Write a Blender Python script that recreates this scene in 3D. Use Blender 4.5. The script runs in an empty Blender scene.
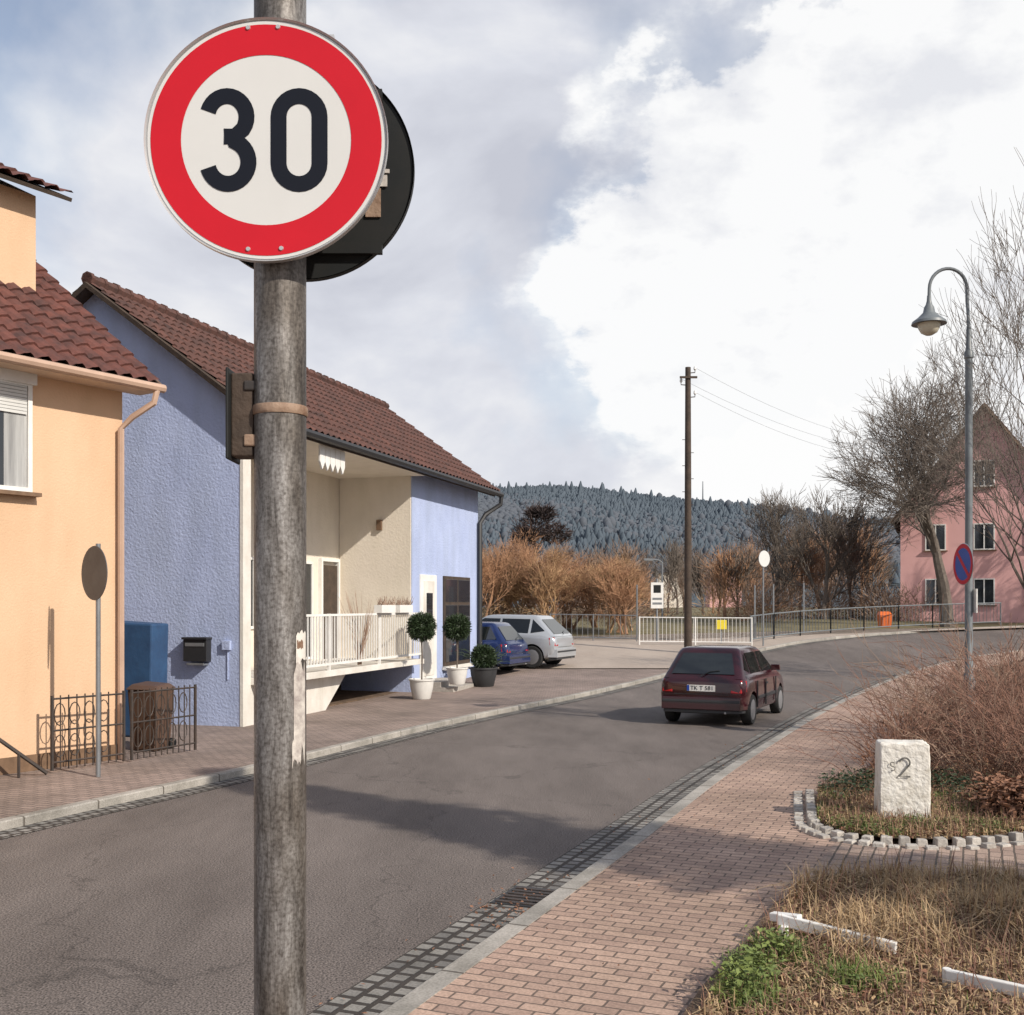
import bpy, bmesh, math, random
from mathutils import Vector, Matrix
rng = random.Random(7)
S = bpy.context.scene
COL = S.collection
S.view_settings.view_transform = 'Standard'
S.view_settings.look = 'None'
S.view_settings.exposure = 0

# ------------------------------------------------------------------ materials
def _nt(name):
    m = bpy.data.materials.new(name); m.use_nodes = True
    nt = m.node_tree
    b = nt.nodes['Principled BSDF']
    return m, nt, b
def c4(c): return (c[0], c[1], c[2], 1)
def M(name, col, rough=.8, col2=None, ns=3.0, bump=0.0, bs=40.0, metal=0.0, coat=0.0, lo=.35, hi=.65, stretch=None, spec=None, streak=0.0):
    m, nt, b = _nt(name)
    N = nt.nodes.new; Lk = nt.links.new
    b.inputs['Roughness'].default_value = rough
    b.inputs['Metallic'].default_value = metal
    if coat: b.inputs['Coat Weight'].default_value = coat
    if spec is not None: b.inputs['Specular IOR Level'].default_value = spec
    tc = N('ShaderNodeTexCoord'); mp = N('ShaderNodeMapping')
    if stretch: mp.inputs['Scale'].default_value = stretch
    Lk(tc.outputs['Object'], mp.inputs['Vector'])
    if col2 is None: col2 = tuple(x*.85 for x in col)
    n = N('ShaderNodeTexNoise'); n.inputs['Scale'].default_value = ns; n.inputs['Detail'].default_value = 8; n.inputs['Roughness'].default_value = .65
    Lk(mp.outputs[0], n.inputs['Vector'])
    r = N('ShaderNodeValToRGB'); r.color_ramp.elements[0].position = lo; r.color_ramp.elements[1].position = hi
    r.color_ramp.elements[0].color = c4(col2); r.color_ramp.elements[1].color = c4(col)
    Lk(n.outputs['Fac'], r.inputs[0]); last = r.outputs[0]
    if streak:
        ms = N('ShaderNodeMapping'); ms.inputs['Scale'].default_value = (1.3, 1.3, .3); Lk(tc.outputs['Object'], ms.inputs['Vector'])
        n4 = N('ShaderNodeTexNoise'); n4.inputs['Scale'].default_value = 2; n4.inputs['Detail'].default_value = 9; Lk(ms.outputs[0], n4.inputs['Vector'])
        r4 = N('ShaderNodeValToRGB'); r4.color_ramp.elements[0].position = .34; r4.color_ramp.elements[1].position = .60
        k = 1-streak; r4.color_ramp.elements[0].color = (k, k, k*.98, 1); r4.color_ramp.elements[1].color = (1, 1, 1, 1); Lk(n4.outputs['Fac'], r4.inputs[0])
        mx = N('ShaderNodeMixRGB'); mx.blend_type = 'MULTIPLY'; mx.inputs[0].default_value = 1; Lk(last, mx.inputs[1]); Lk(r4.outputs[0], mx.inputs[2]); last = mx.outputs[0]
    Lk(last, b.inputs['Base Color'])
    if bump:
        n2 = N('ShaderNodeTexNoise'); n2.inputs['Scale'].default_value = bs; n2.inputs['Detail'].default_value = 6
        Lk(mp.outputs[0], n2.inputs['Vector'])
        bp = N('ShaderNodeBump'); bp.inputs['Strength'].default_value = bump; bp.inputs['Distance'].default_value = .02
        Lk(n2.outputs['Fac'], bp.inputs['Height']); Lk(bp.outputs[0], b.inputs['Normal'])
    return m
def brickmat(name, c1, c2, mortar, bw, rh, ms, rot=0.0, uv=False, dirt=.35, rough=.85, offset=.5, bump=.5, dns=.6):
    m, nt, b = _nt(name); N = nt.nodes.new; Lk = nt.links.new
    tc = N('ShaderNodeTexCoord'); mp = N('ShaderNodeMapping'); mp.inputs['Rotation'].default_value = (0, 0, rot)
    Lk(tc.outputs['UV' if uv else 'Object'], mp.inputs['Vector'])
    wn = N('ShaderNodeTexNoise'); wn.inputs['Scale'].default_value = 6; Lk(mp.outputs[0], wn.inputs['Vector'])
    ad = N('ShaderNodeVectorMath'); ad.operation = 'MULTIPLY_ADD'; ad.inputs[1].default_value = (.016, .016, 0)
    Lk(wn.outputs['Color'], ad.inputs[0]); Lk(mp.outputs[0], ad.inputs[2])
    br = N('ShaderNodeTexBrick'); br.offset = offset
    br.inputs['Scale'].default_value = 1; br.inputs['Brick Width'].default_value = bw; br.inputs['Row Height'].default_value = rh
    br.inputs['Mortar Size'].default_value = ms; br.inputs['Mortar Smooth'].default_value = .3
    br.inputs['Color1'].default_value = c4(c1); br.inputs['Color2'].default_value = c4(c2); br.inputs['Mortar'].default_value = c4(mortar)
    Lk(ad.outputs[0], br.inputs['Vector'])
    n = N('ShaderNodeTexNoise'); n.inputs['Scale'].default_value = dns; n.inputs['Detail'].default_value = 9; n.inputs['Roughness'].default_value = .7
    Lk(mp.outputs[0], n.inputs['Vector'])
    r = N('ShaderNodeValToRGB'); r.color_ramp.elements[0].position = .35; r.color_ramp.elements[1].position = .62
    k = 1 - dirt; r.color_ramp.elements[0].color = (k, k, k*.97, 1); r.color_ramp.elements[1].color = (1, 1, 1, 1)
    Lk(n.outputs['Fac'], r.inputs[0])
    n3 = N('ShaderNodeTexNoise'); n3.inputs['Scale'].default_value = 60; n3.inputs['Detail'].default_value = 3
    Lk(mp.outputs[0], n3.inputs['Vector'])
    r3 = N('ShaderNodeValToRGB'); r3.color_ramp.elements[0].position = .3; r3.color_ramp.elements[1].position = .7
    r3.color_ramp.elements[0].color = (.75, .75, .75, 1); r3.color_ramp.elements[1].color = (1.15, 1.15, 1.15, 1)
    Lk(n3.outputs['Fac'], r3.inputs[0])
    mx = N('ShaderNodeMixRGB'); mx.blend_type = 'MULTIPLY'; mx.inputs[0].default_value = 1
    Lk(br.outputs['Color'], mx.inputs[1]); Lk(r.outputs[0], mx.inputs[2])
    mx2 = N('ShaderNodeMixRGB'); mx2.blend_type = 'MULTIPLY'; mx2.inputs[0].default_value = 1
    Lk(mx.outputs[0], mx2.inputs[1]); Lk(r3.outputs[0], mx2.inputs[2])
    Lk(mx2.outputs[0], b.inputs['Base Color']); b.inputs['Roughness'].default_value = rough
    bp = N('ShaderNodeBump'); bp.inputs['Strength'].default_value = bump; bp.inputs['Distance'].default_value = .01; bp.invert = True
    Lk(br.outputs['Fac'], bp.inputs['Height']); Lk(bp.outputs[0], b.inputs['Normal'])
    return m
def asphaltmat(name, a, bcol, spk=.5, crack=.8):
    m, nt, b = _nt(name); N = nt.nodes.new; Lk = nt.links.new
    tc = N('ShaderNodeTexCoord'); mp = N('ShaderNodeMapping'); mp.inputs['Rotation'].default_value = (0, 0, .4); mp.inputs['Scale'].default_value = (1, .3, 1)
    Lk(tc.outputs['Object'], mp.inputs['Vector'])
    n = N('ShaderNodeTexNoise'); n.inputs['Scale'].default_value = .8; n.inputs['Detail'].default_value = 10; n.inputs['Roughness'].default_value = .7
    Lk(mp.outputs[0], n.inputs['Vector'])
    r = N('ShaderNodeValToRGB'); r.color_ramp.elements[0].position = .32; r.color_ramp.elements[1].position = .68
    r.color_ramp.elements[0].color = c4(a); r.color_ramp.elements[1].color = c4(bcol)
    Lk(n.outputs['Fac'], r.inputs[0])
    n2 = N('ShaderNodeTexNoise'); n2.inputs['Scale'].default_value = 75; n2.inputs['Detail'].default_value = 3
    Lk(tc.outputs['Object'], n2.inputs['Vector'])
    r2 = N('ShaderNodeValToRGB'); r2.color_ramp.elements[0].position = .33; r2.color_ramp.elements[1].position = .7
    r2.color_ramp.elements[0].color = (1-spk,)*3+(1,); r2.color_ramp.elements[1].color = (1+spk,)*3+(1,)
    Lk(n2.outputs['Fac'], r2.inputs[0])
    mx = N('ShaderNodeMixRGB'); mx.blend_type = 'MULTIPLY'; mx.inputs[0].default_value = 1
    Lk(r.outputs[0], mx.inputs[1]); Lk(r2.outputs[0], mx.inputs[2])
    v = N('ShaderNodeTexVoronoi'); v.feature = 'DISTANCE_TO_EDGE'; v.inputs['Scale'].default_value = .22
    wn = N('ShaderNodeTexNoise'); wn.inputs['Scale'].default_value = 1.5; wn.inputs['Detail'].default_value = 6
    Lk(tc.outputs['Object'], wn.inputs['Vector'])
    ad = N('ShaderNodeVectorMath'); ad.operation = 'MULTIPLY_ADD'; ad.inputs[1].default_value = (1.2, 1.2, 0)
    Lk(wn.outputs['Color'], ad.inputs[0]); Lk(tc.outputs['Object'], ad.inputs[2]); Lk(ad.outputs[0], v.inputs['Vector'])
    rc = N('ShaderNodeValToRGB'); rc.color_ramp.elements[0].position = .0; rc.color_ramp.elements[1].position = .004
    rc.color_ramp.elements[0].color = (crack,)*3+(1,); rc.color_ramp.elements[1].color = (1, 1, 1, 1)
    Lk(v.outputs['Distance'], rc.inputs[0])
    mx2 = N('ShaderNodeMixRGB'); mx2.blend_type = 'MULTIPLY'; mx2.inputs[0].default_value = 1
    Lk(mx.outputs[0], mx2.inputs[1]); Lk(rc.outputs[0], mx2.inputs[2])
    Lk(mx2.outputs[0], b.inputs['Base Color']); b.inputs['Roughness'].default_value = .85
    bp = N('ShaderNodeBump'); bp.inputs['Strength'].default_value = .6; bp.inputs['Distance'].default_value = .008
    Lk(n2.outputs['Fac'], bp.inputs['Height']); Lk(bp.outputs[0], b.inputs['Normal'])
    return m

mt = {}
mt['asphalt'] = asphaltmat('asphalt', (.100, .082, .072), (.185, .155, .138), .85, .65)
mt['forecourt'] = asphaltmat('forecourt_paving', (.34, .275, .225), (.42, .35, .29), .2)
mt['paver'] = brickmat('clay_pavers', (.53, .365, .28), (.38, .255, .20), (.16, .115, .09), .2, .1, .008, rot=.40, dirt=.35)
mt['paver2'] = brickmat('clay_pavers_path', (.48, .35, .28), (.37, .26, .21), (.13, .10, .08), .2, .1, .010, rot=.40+math.pi/2, dirt=.35)
mt['paverL'] = brickmat('concrete_pavers', (.36, .275, .235), (.28, .215, .185), (.13, .10, .085), .2, .1, .009, rot=.38, dirt=.4)
mt['setts'] = brickmat('granite_setts', (.34, .32, .29), (.17, .16, .15), (.055, .045, .038), .13, .13, .022, uv=True, dirt=.5, bump=1.0, dns=1.5)
mt['kerb'] = brickmat('granite_kerb', (.44, .405, .36), (.36, .335, .30), (.14, .12, .10), 1.0, 5.0, .012, uv=True, dirt=.45, offset=0, dns=2)
mt['soil'] = M('bed_soil', (.17, .11, .07), .95, (.08, .052, .033), 6, .9, 30)
mt['grassg'] = M('rough_grass', (.19, .16, .08), .95, (.11, .09, .045), 1.2, .8, 20)
mt['orange'] = M('orange_render', (.66, .445, .29), .9, (.61, .405, .255), .5, .3, 35, streak=.08)
mt['orange_l'] = M('orange_band', (.66, .50, .37), .9)
mt['blue'] = M('blue_roughcast', (.42, .49, .70), .95, (.37, .435, .64), 1.1, .75, 22, streak=.10)
mt['cream'] = M('cream_render', (.75, .68, .58), .9, (.68, .61, .52), .8, .4, 18, streak=.06)
mt['pink'] = M('pink_render', (.70, .40, .38), .9, (.64, .36, .345), .5, .2, 30)
mt['white'] = M('white_paint', (.78, .77, .74), .6, (.68, .66, .62), 3)
mt['whiter'] = M('white_render', (.74, .71, .66), .9, (.60, .56, .50), 1.5, .3, 20, streak=.12)
mt['tile'] = M('clay_tiles', (.13, .056, .042), .85, (.055, .030, .025), 3.2, .3, 30)
mt['tile_o'] = M('clay_tiles_red', (.155, .054, .040), .85, (.065, .030, .026), 3.6, .3, 30)
mt['wood_d'] = M('dark_wood', (.075, .05, .035), .8, (.04, .028, .02), 5, .4, 30)
mt['wood_m'] = M('brown_wood', (.20, .12, .07), .7, (.12, .07, .04), 5)
mt['binbrown'] = M('brown_bin_plastic', (.10, .055, .035), .5, (.08, .045, .03), 2)
mt['copper'] = M('painted_downpipe', (.50, .34, .25), .5)
mt['black'] = M('black_metal', (.022, .022, .024), .5)
mt['iron'] = M('wrought_iron', (.03, .026, .024), .6, (.06, .04, .03), 8)
mt['grey_m'] = M('grey_metal', (.30, .31, .32), .45, (.22, .23, .24), 4, metal=.6)
mt['lampgreen'] = M('lamp_grey_paint', (.17, .19, .20), .45, (.12, .13, .14), 4)
mt['glass'] = M('window_glass', (.02, .024, .03), .04, (.015, .018, .022), 1, spec=.9)
mt['curtain'] = M('net_curtain', (.45, .45, .44), .9, (.22, .22, .22), 9, stretch=(1, 1, .05))
mt['glass_c'] = M('car_glass', (.018, .022, .022), .02, (.012, .015, .016), 1, spec=1.0)
mt['shutter'] = M('roller_shutter', (.62, .62, .60), .6)
mt['tyre'] = M('tyre_rubber', (.022, .022, .022), .85)
mt['rim'] = M('alloy', (.45, .45, .46), .3, metal=.8)
mt['hub'] = M('wheel_cover', (.28, .28, .29), .4, metal=.4)
mt['plastic'] = M('dark_plastic', (.030, .030, .032), .6)
mt['red_l'] = M('tail_lens', (.42, .010, .012), .12, (.34, .010, .012), 8)
mt['orange_p'] = M('orange_plastic', (.70, .15, .03), .5)
mt['yellow'] = M('yellow_paint', (.75, .6, .03), .5)
mt['bluebox'] = M('blue_tarp', (.025, .075, .17), .6, (.018, .05, .12), 3, .4, 6)
mt['stone'] = M('white_stone', (.74, .71, .65), .95, (.50, .46, .39), 6, .8, 25, lo=.3, hi=.55)
mt['engrave'] = M('faded_black_paint', (.05, .05, .05), .9, (.22, .21, .19), 25)
mt['signwhite'] = M('retroreflective_white', (.64, .64, .62), .4, (.60, .60, .58), 2)
mt['signred'] = M('retroreflective_red', (.56, .010, .022), .4, (.50, .009, .020), 2, spec=.25)
mt['signblack'] = M('sign_black', (.007, .009, .016), .5, spec=.2)
mt['signblue'] = M('sign_blue', (.012, .06, .36), .4)
mt['signback'] = M('sign_back_dark', (.012, .014, .015), .6, (.020, .020, .019), 5, spec=.2)
mt['signgrey'] = M('sign_back_grey', (.10, .105, .11), .5, (.07, .07, .075), 5)
mt['signedge'] = M('aluminium_edge', (.55, .55, .55), .4, metal=.5)
mt['sticker'] = M('sticker_paper', (.62, .58, .52), .8, (.30, .26, .24), 30)
mt['rust'] = M('rusty_strap', (.34, .24, .17), .7, (.16, .085, .05), 14, .3, 40)
mt['pot'] = M('white_pot', (.68, .66, .62), .6)
mt['leaf'] = M('box_leaves', (.03, .055, .018), .6, (.018, .032, .010), 20)
mt['green1'] = M('grass_green', (.17, .21, .05), .7, (.10, .14, .035), 5)
mt['green2'] = M('herb_green', (.11, .15, .035), .7, (.06, .10, .022), 5)
mt['straw'] = M('dry_grass', (.52, .37, .21), .9, (.30, .20, .11), 6)
mt['dead'] = M('dead_leaves', (.30, .15, .09), .9, (.15, .075, .045), 9)
mt['twig_r'] = M('shrub_twigs', (.27, .145, .10), .9, (.14, .075, .055), 6)
mt['willow'] = M('willow_twigs', (.47, .30, .16), .9, (.30, .18, .095), .6)
mt['willow2'] = M('orange_twigs', (.42, .23, .125), .9, (.24, .135, .08), .6)
mt['bark'] = M('bark', (.17, .14, .115), .95, (.09, .072, .06), 6, .6, 20)
mt['twig_b'] = M('brown_twigs', (.30, .20, .145), .9, (.18, .125, .09), .3)
mt['twig_d'] = M('dark_foliage_red', (.075, .05, .045), .9, (.04, .03, .03), .8)
mt['forest'] = M('hazy_forest', (.082, .103, .125), 1, (.066, .086, .106), .018, lo=.4, hi=.6)  # blue-grey distance haze is mixed into the base colour
mt['forest2'] = M('hazy_bare_forest', (.098, .108, .125), 1, (.082, .094, .112), .02)  # bare woods, with the same distance haze put into the colour
mt['hillg'] = M('hazy_hill_ground', (.07, .09, .105), 1, (.055, .075, .09), .01)  # aerial haze is painted into the hill's own colour
def polemat():
    m, nt, b = _nt('weathered_galvanised_steel'); N = nt.nodes.new; Lk = nt.links.new
    tc = N('ShaderNodeTexCoord'); mp = N('ShaderNodeMapping'); mp.inputs['Scale'].default_value = (1, 1, .14)
    Lk(tc.outputs['Object'], mp.inputs['Vector'])
    n = N('ShaderNodeTexNoise'); n.inputs['Scale'].default_value = 24; n.inputs['Detail'].default_value = 12; n.inputs['Roughness'].default_value = .85; n.inputs['Distortion'].default_value = .5
    Lk(mp.outputs[0], n.inputs['Vector'])
    r = N('ShaderNodeValToRGB'); e = r.color_ramp.elements
    e[0].position = .36; e[0].color = (.045, .040, .036, 1); e[1].position = .66; e[1].color = (.62, .61, .59, 1)
    x = e.new(.45); x.color = (.15, .14, .132, 1); x = e.new(.54); x.color = (.25, .24, .23, 1); x = e.new(.61); x.color = (.33, .32, .31, 1)
    Lk(n.outputs['Fac'], r.inputs[0])
    n2 = N('ShaderNodeTexNoise'); n2.inputs['Scale'].default_value = 120; n2.inputs['Detail'].default_value = 4
    Lk(tc.outputs['Object'], n2.inputs['Vector'])
    r2 = N('ShaderNodeValToRGB'); r2.color_ramp.elements[0].position = .3; r2.color_ramp.elements[1].position = .6
    r2.color_ramp.elements[0].color = (.50, .47, .45, 1); r2.color_ramp.elements[1].color = (1.08, 1.08, 1.08, 1)
    Lk(n2.outputs['Fac'], r2.inputs[0])
    n3 = N('ShaderNodeTexNoise'); n3.inputs['Scale'].default_value = 5; n3.inputs['Detail'].default_value = 6; mp3 = N('ShaderNodeMapping'); mp3.inputs['Scale'].default_value = (1.6, 1.6, .5); Lk(tc.outputs['Object'], mp3.inputs[0]); Lk(mp3.outputs[0], n3.inputs['Vector'])
    r3 = N('ShaderNodeValToRGB'); r3.color_ramp.elements[0].position = .40; r3.color_ramp.elements[1].position = .58
    r3.color_ramp.elements[0].color = (.52, .47, .42, 1); r3.color_ramp.elements[1].color = (1, 1, 1, 1); Lk(n3.outputs['Fac'], r3.inputs[0])
    mx = N('ShaderNodeMixRGB'); mx.blend_type = 'MULTIPLY'; mx.inputs[0].default_value = 1
    Lk(r.outputs[0], mx.inputs[1]); Lk(r2.outputs[0], mx.inputs[2])
    mx3 = N('ShaderNodeMixRGB'); mx3.blend_type = 'MULTIPLY'; mx3.inputs[0].default_value = 1
    Lk(mx.outputs[0], mx3.inputs[1]); Lk(r3.outputs[0], mx3.inputs[2]); Lk(mx3.outputs[0], b.inputs['Base Color'])
    b.inputs['Metallic'].default_value = .35; b.inputs['Roughness'].default_value = .5
    bp = N('ShaderNodeBump'); bp.inputs['Strength'].default_value = .5; bp.inputs['Distance'].default_value = .003
    Lk(n.outputs['Fac'], bp.inputs['Height']); Lk(bp.outputs[0], b.inputs['Normal'])
    return m
mt['pole'] = polemat()

# ------------------------------------------------------------------ terrain height
def hs(y):
    t = min(1, max(0, (y-24)/38.0)); return 1.5*(3*t*t-2*t*t*t)
def h(y):
    k = math.floor(y); f = y-k
    return hs(k)*(1-f)+hs(k+1)*f

# ------------------------------------------------------------------ mesh builder
class MB:
    def __init__(s): s.v = []; s.f = []; s.m = []; s.mats = []; s.uv = {}
    def mi(s, mat):
        mat = mt[mat] if isinstance(mat, str) else mat
        if mat not in s.mats: s.mats.append(mat)
        return s.mats.index(mat)
    def add(s, vs, fs, mat):
        o = len(s.v); s.v.extend([tuple(p) for p in vs]); k = s.mi(mat)
        for f in fs: s.f.append(tuple(i+o for i in f)); s.m.append(k)
    def hexa(s, P, mat):
        s.add(P, [(3, 2, 1, 0), (4, 5, 6, 7), (0, 1, 5, 4), (1, 2, 6, 5), (2, 3, 7, 6), (3, 0, 4, 7)], mat)
    def box(s, x0, x1, y0, y1, z0, z1, mat):
        s.hexa([(x0, y0, z0), (x1, y0, z0), (x1, y1, z0), (x0, y1, z0), (x0, y0, z1), (x1, y0, z1), (x1, y1, z1), (x0, y1, z1)], mat)
    def prism(s, A, B, mat):
        n = len(A); fs = [tuple(range(n))[::-1], tuple(range(n, 2*n))]
        for i in range(n): j = (i+1) % n; fs.append((i, j, n+j, n+i))
        s.add(list(A)+list(B), fs, mat)
    def tube(s, pts, rad, mat, sides=6, cap=True):
        pts = [Vector(p) for p in pts]; n = len(pts)
        if not hasattr(rad, '__len__'): rad = [rad]*n
        vs = []; a = None
        for i, p in enumerate(pts):
            d = (pts[min(i+1, n-1)]-pts[max(i-1, 0)])
            if d.length < 1e-9: d = Vector((0, 0, 1))
            d.normalize()
            if a is None: a = Vector((1, 0, 0)) if abs(d.x) < .8 else Vector((0, 1, 0))
            a = (a-d*a.dot(d))
            if a.length < 1e-6: a = d.orthogonal()
            a.normalize(); b = d.cross(a)
            for k in range(sides):
                t = 2*math.pi*k/sides; vs.append(p+(a*math.cos(t)+b*math.sin(t))*rad[i])
        fs = []
        for i in range(n-1):
            for k in range(sides):
                k2 = (k+1) % sides; fs.append((i*sides+k, i*sides+k2, (i+1)*sides+k2, (i+1)*sides+k))
        if cap: fs.append(tuple(range(sides))[::-1]); fs.append(tuple((n-1)*sides+k for k in range(sides)))
        s.add(vs, fs, mat)
    def lathe(s, prof, mat, c=(0, 0, 0), axis='z', seg=24):
        vs = []; n = len(prof)
        for (r, q) in prof:
            for k in range(seg):
                t = 2*math.pi*k/seg; x, y = r*math.cos(t), r*math.sin(t)
                if axis == 'z': p = (c[0]+x, c[1]+y, c[2]+q)
                else: p = (c[0]+x, c[1]+q, c[2]+y)
                vs.append(p)
        fs = []
        for i in range(n-1):
            for k in range(seg):
                k2 = (k+1) % seg; fs.append((i*seg+k, i*seg+k2, (i+1)*seg+k2, (i+1)*seg+k))
        if prof[0][0] > 1e-6: fs.append(tuple(range(seg)))
        if prof[-1][0] > 1e-6: fs.append(tuple((n-1)*seg+k for k in range(seg)))
        s.add(vs, fs, mat)
    def obj(s, name, parent=None, smooth=False, recalc=True, bevel=0, bseg=2, sharp=35):
        me = bpy.data.meshes.new(name); me.from_pydata(s.v, [], s.f)
        for m in s.mats: me.materials.append(m)
        me.polygons.foreach_set('material_index', s.m)
        if recalc:
            bm = bmesh.new(); bm.from_mesh(me); bmesh.ops.recalc_face_normals(bm, faces=bm.faces); bm.to_mesh(me); bm.free()
        if smooth:
            me.polygons.foreach_set('use_smooth', [True]*len(me.polygons))
            try: me.set_sharp_from_angle(angle=math.radians(sharp))
            except Exception: pass
        me.update()
        o = bpy.data.objects.new(name, me); COL.objects.link(o)
        if parent: o.parent = parent
        if bevel:
            b = o.modifiers.new('b', 'BEVEL'); b.width = bevel; b.segments = bseg; b.limit_method = 'ANGLE'
        return o
def empty(name, loc=(0, 0, 0), rot=0):
    o = bpy.data.objects.new(name, None); COL.objects.link(o); o.location = loc; o.rotation_euler = (0, 0, rot)
    o.empty_display_size = .2
    return o
def area(name, poly, zoff, mat, y0=23, y1=64):
    bm = bmesh.new(); vs = [bm.verts.new((x, y, 0)) for x, y in poly]; bm.faces.new(vs)
    bmesh.ops.triangulate(bm, faces=bm.faces[:])
    lo = min(p[1] for p in poly); hi = max(p[1] for p in poly)
    for k in range(y0, y1):
        if lo < k < hi:
            bmesh.ops.bisect_plane(bm, geom=bm.verts[:]+bm.edges[:]+bm.faces[:], plane_co=(0, k, 0), plane_no=(0, 1, 0), dist=1e-5)
    for v in bm.verts: v.co.z = h(v.co.y)+zoff
    bmesh.ops.recalc_face_normals(bm, faces=bm.faces)
    for f in bm.faces:
        if f.normal.z < 0: f.normal_flip()
    me = bpy.data.meshes.new(name); bm.to_mesh(me); bm.free(); me.materials.append(mt[mat])
    o = bpy.data.objects.new(name, me); COL.objects.link(o); return o

def catmull(P, step=.5):
    out = []
    P = [Vector((p[0], p[1], 0)) for p in P]; n = len(P)
    for i in range(n-1):
        p0 = P[i-1] if i else P[0]*2-P[1]; p1 = P[i]; p2 = P[i+1]; p3 = P[i+2] if i+2 < n else P[-1]*2-P[-2]
        m = max(1, int((p2-p1).length/step))
        for k in range(m):
            t = k/m
            out.append(.5*((2*p1)+(p2-p0)*t+(2*p0-5*p1+4*p2-p3)*t*t+(3*p1-p0-3*p2+p3)*t**3))
    out.append(P[-1]); return out
Rk = catmull([(-8.8, -14), (-3.0, 0), (-.50, 6.13), (.88, 9.5), (3.34, 15.6), (7.75, 25.3), (12.0, 32.6), (16.8, 38.0), (24, 42.5), (34, 45), (50, 46.5)])
Lk_ = catmull([(-15.2, -14), (-9.4, 0), (-4.96, 10.66), (-3.42, 14.2), (-.75, 21), (3.6, 29.8), (8.84, 39.2), (13, 44.2), (19.1, 48.2), (26, 51), (36, 52.5), (50, 53.5)])
def offs(C, d):
    out = []
    for i, p in enumerate(C):
        t = (C[min(i+1, len(C)-1)]-C[max(i-1, 0)]).normalized()
        out.append(Vector((p.x+t.y*d, p.y-t.x*d, 0)))
    return out
def ribbon(name, C, prof, mat, parent=None):
    rows = [offs(C, d) for d, z in prof]
    me = bpy.data.meshes.new(name); vs = []; n = len(C); cum = [0]
    for i in range(1, n): cum.append(cum[-1]+(C[i]-C[i-1]).length)
    w = [0]
    for i in range(1, len(prof)): w.append(w[-1]+math.hypot(prof[i][0]-prof[i-1][0], prof[i][1]-prof[i-1][1]))
    for j, (d, z) in enumerate(prof):
        for i in range(n):
            p = rows[j][i]; vs.append((p.x, p.y, h(p.y)+z))
    fs = []; uvs = []
    for j in range(len(prof)-1):
        for i in range(n-1):
            fs.append((j*n+i, j*n+i+1, (j+1)*n+i+1, (j+1)*n+i))
            uvs += [(cum[i], w[j]), (cum[i+1], w[j]), (cum[i+1], w[j+1]), (cum[i], w[j+1])]
    me.from_pydata(vs, [], fs); ul = me.uv_layers.new(name='UVMap')
    for k, u in enumerate(uvs): ul.data[k].uv = u
    me.materials.append(mt[mat]); me.update()
    o = bpy.data.objects.new(name, me); COL.objects.link(o)
    if parent: o.parent = parent
    return o

# ground, road, pavements
area('ground', [(-900, -300), (900, -300), (900, 1400), (-900, 1400)], -.06, 'grassg')
xy = lambda C: [(p.x, p.y) for p in C]
area('road', xy(Lk_)+xy(Rk)[::-1], 0, 'asphalt')
ribbon('road_gutter', Rk, [(-.46, .008), (0, .008)], 'setts')
ribbon('road_gutter', Lk_, [(0, .008), (.30, .008)], 'setts')
ribbon('kerb', Rk, [(0, -.03), (.0, .085), (.012, .10), (.15, .10), (.15, .02)], 'kerb')
ribbon('kerb', Lk_, [(0, -.03), (.0, .085), (-.012, .10), (-.12, .10), (-.12, .02)], 'kerb')
Ro = offs(Rk, .15); Lo = offs(Lk_, -.12)
Rpart = [p for p in Ro if p.y < 44]
area('pavement', xy(Rpart)+[(40, 44), (40, 28), (14, 14), (14, -14)], .096, 'paver')
Lpart = [p for p in Lo if p.y < 33]
area('pavement', xy(Lpart)+[(-6, 33), (-14, 30), (-26, 10), (-26, -14)], .096, 'paverL')
Lp2 = [p for p in Lo if 32.9 < p.y < 52]
area('forecourt', [(Lpart[-1].x, 33)]+xy(Lp2)+[(6, 43), (-2, 43.5), (-8, 40), (-6, 33)], .09, 'forecourt')
mb = MB()
mb.box(-.2, .2, -.26, .26, .004, .016, 'plastic')
for i in range(6): mb.box(-.17, .17, -.23+i*.08, -.19+i*.08, .016, .024, 'iron')
o = mb.obj('drain_grate'); o.location = (.12, 8.25, 0); o.rotation_euler = (0, 0, -.39)

# ------------------------------------------------------------------ beds
bed_edge = [p for p in offs(Rk, 1.75) if 13.2 < p.y < 40]
bed1 = [(4.6, 9.9), (3.9, 9.62), (3.3, 9.68), (3.0, 9.95), (2.90, 10.4), (3.1, 11.2), (3.4, 12.2)]+xy(bed_edge)+[(30, 40), (30, 20), (14, 12), (7, 10.3)]
area('flower_bed', bed1, .15, 'soil')
bed2 = [(.72, 5.2), (1.02, 5.95), (1.44, 6.8), (1.84, 7.68), (2.2, 8.1), (2.7, 8.28), (3.75, 8.1), (6, 7.6), (9, 7), (9, 0), (0, 0)]
area('flower_bed', bed2, .13, 'soil')
area('brick_path', [(2.0, 7.95), (2.7, 8.32), (3.9, 8.15), (9, 7.05), (12, 11.6), (7, 10.25), (4.6, 9.86), (3.9, 9.58), (3.3, 9.64), (2.9, 9.8)], .100, 'paver2')
mt['kerbstone'] = M('granite_block', (.42, .39, .35), .9, (.30, .27, .24), 20, .5, 40)
mt['kerbstone2'] = M('pale_granite_block', (.54, .50, .45), .9, (.38, .35, .31), 20, .5, 40)
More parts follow.
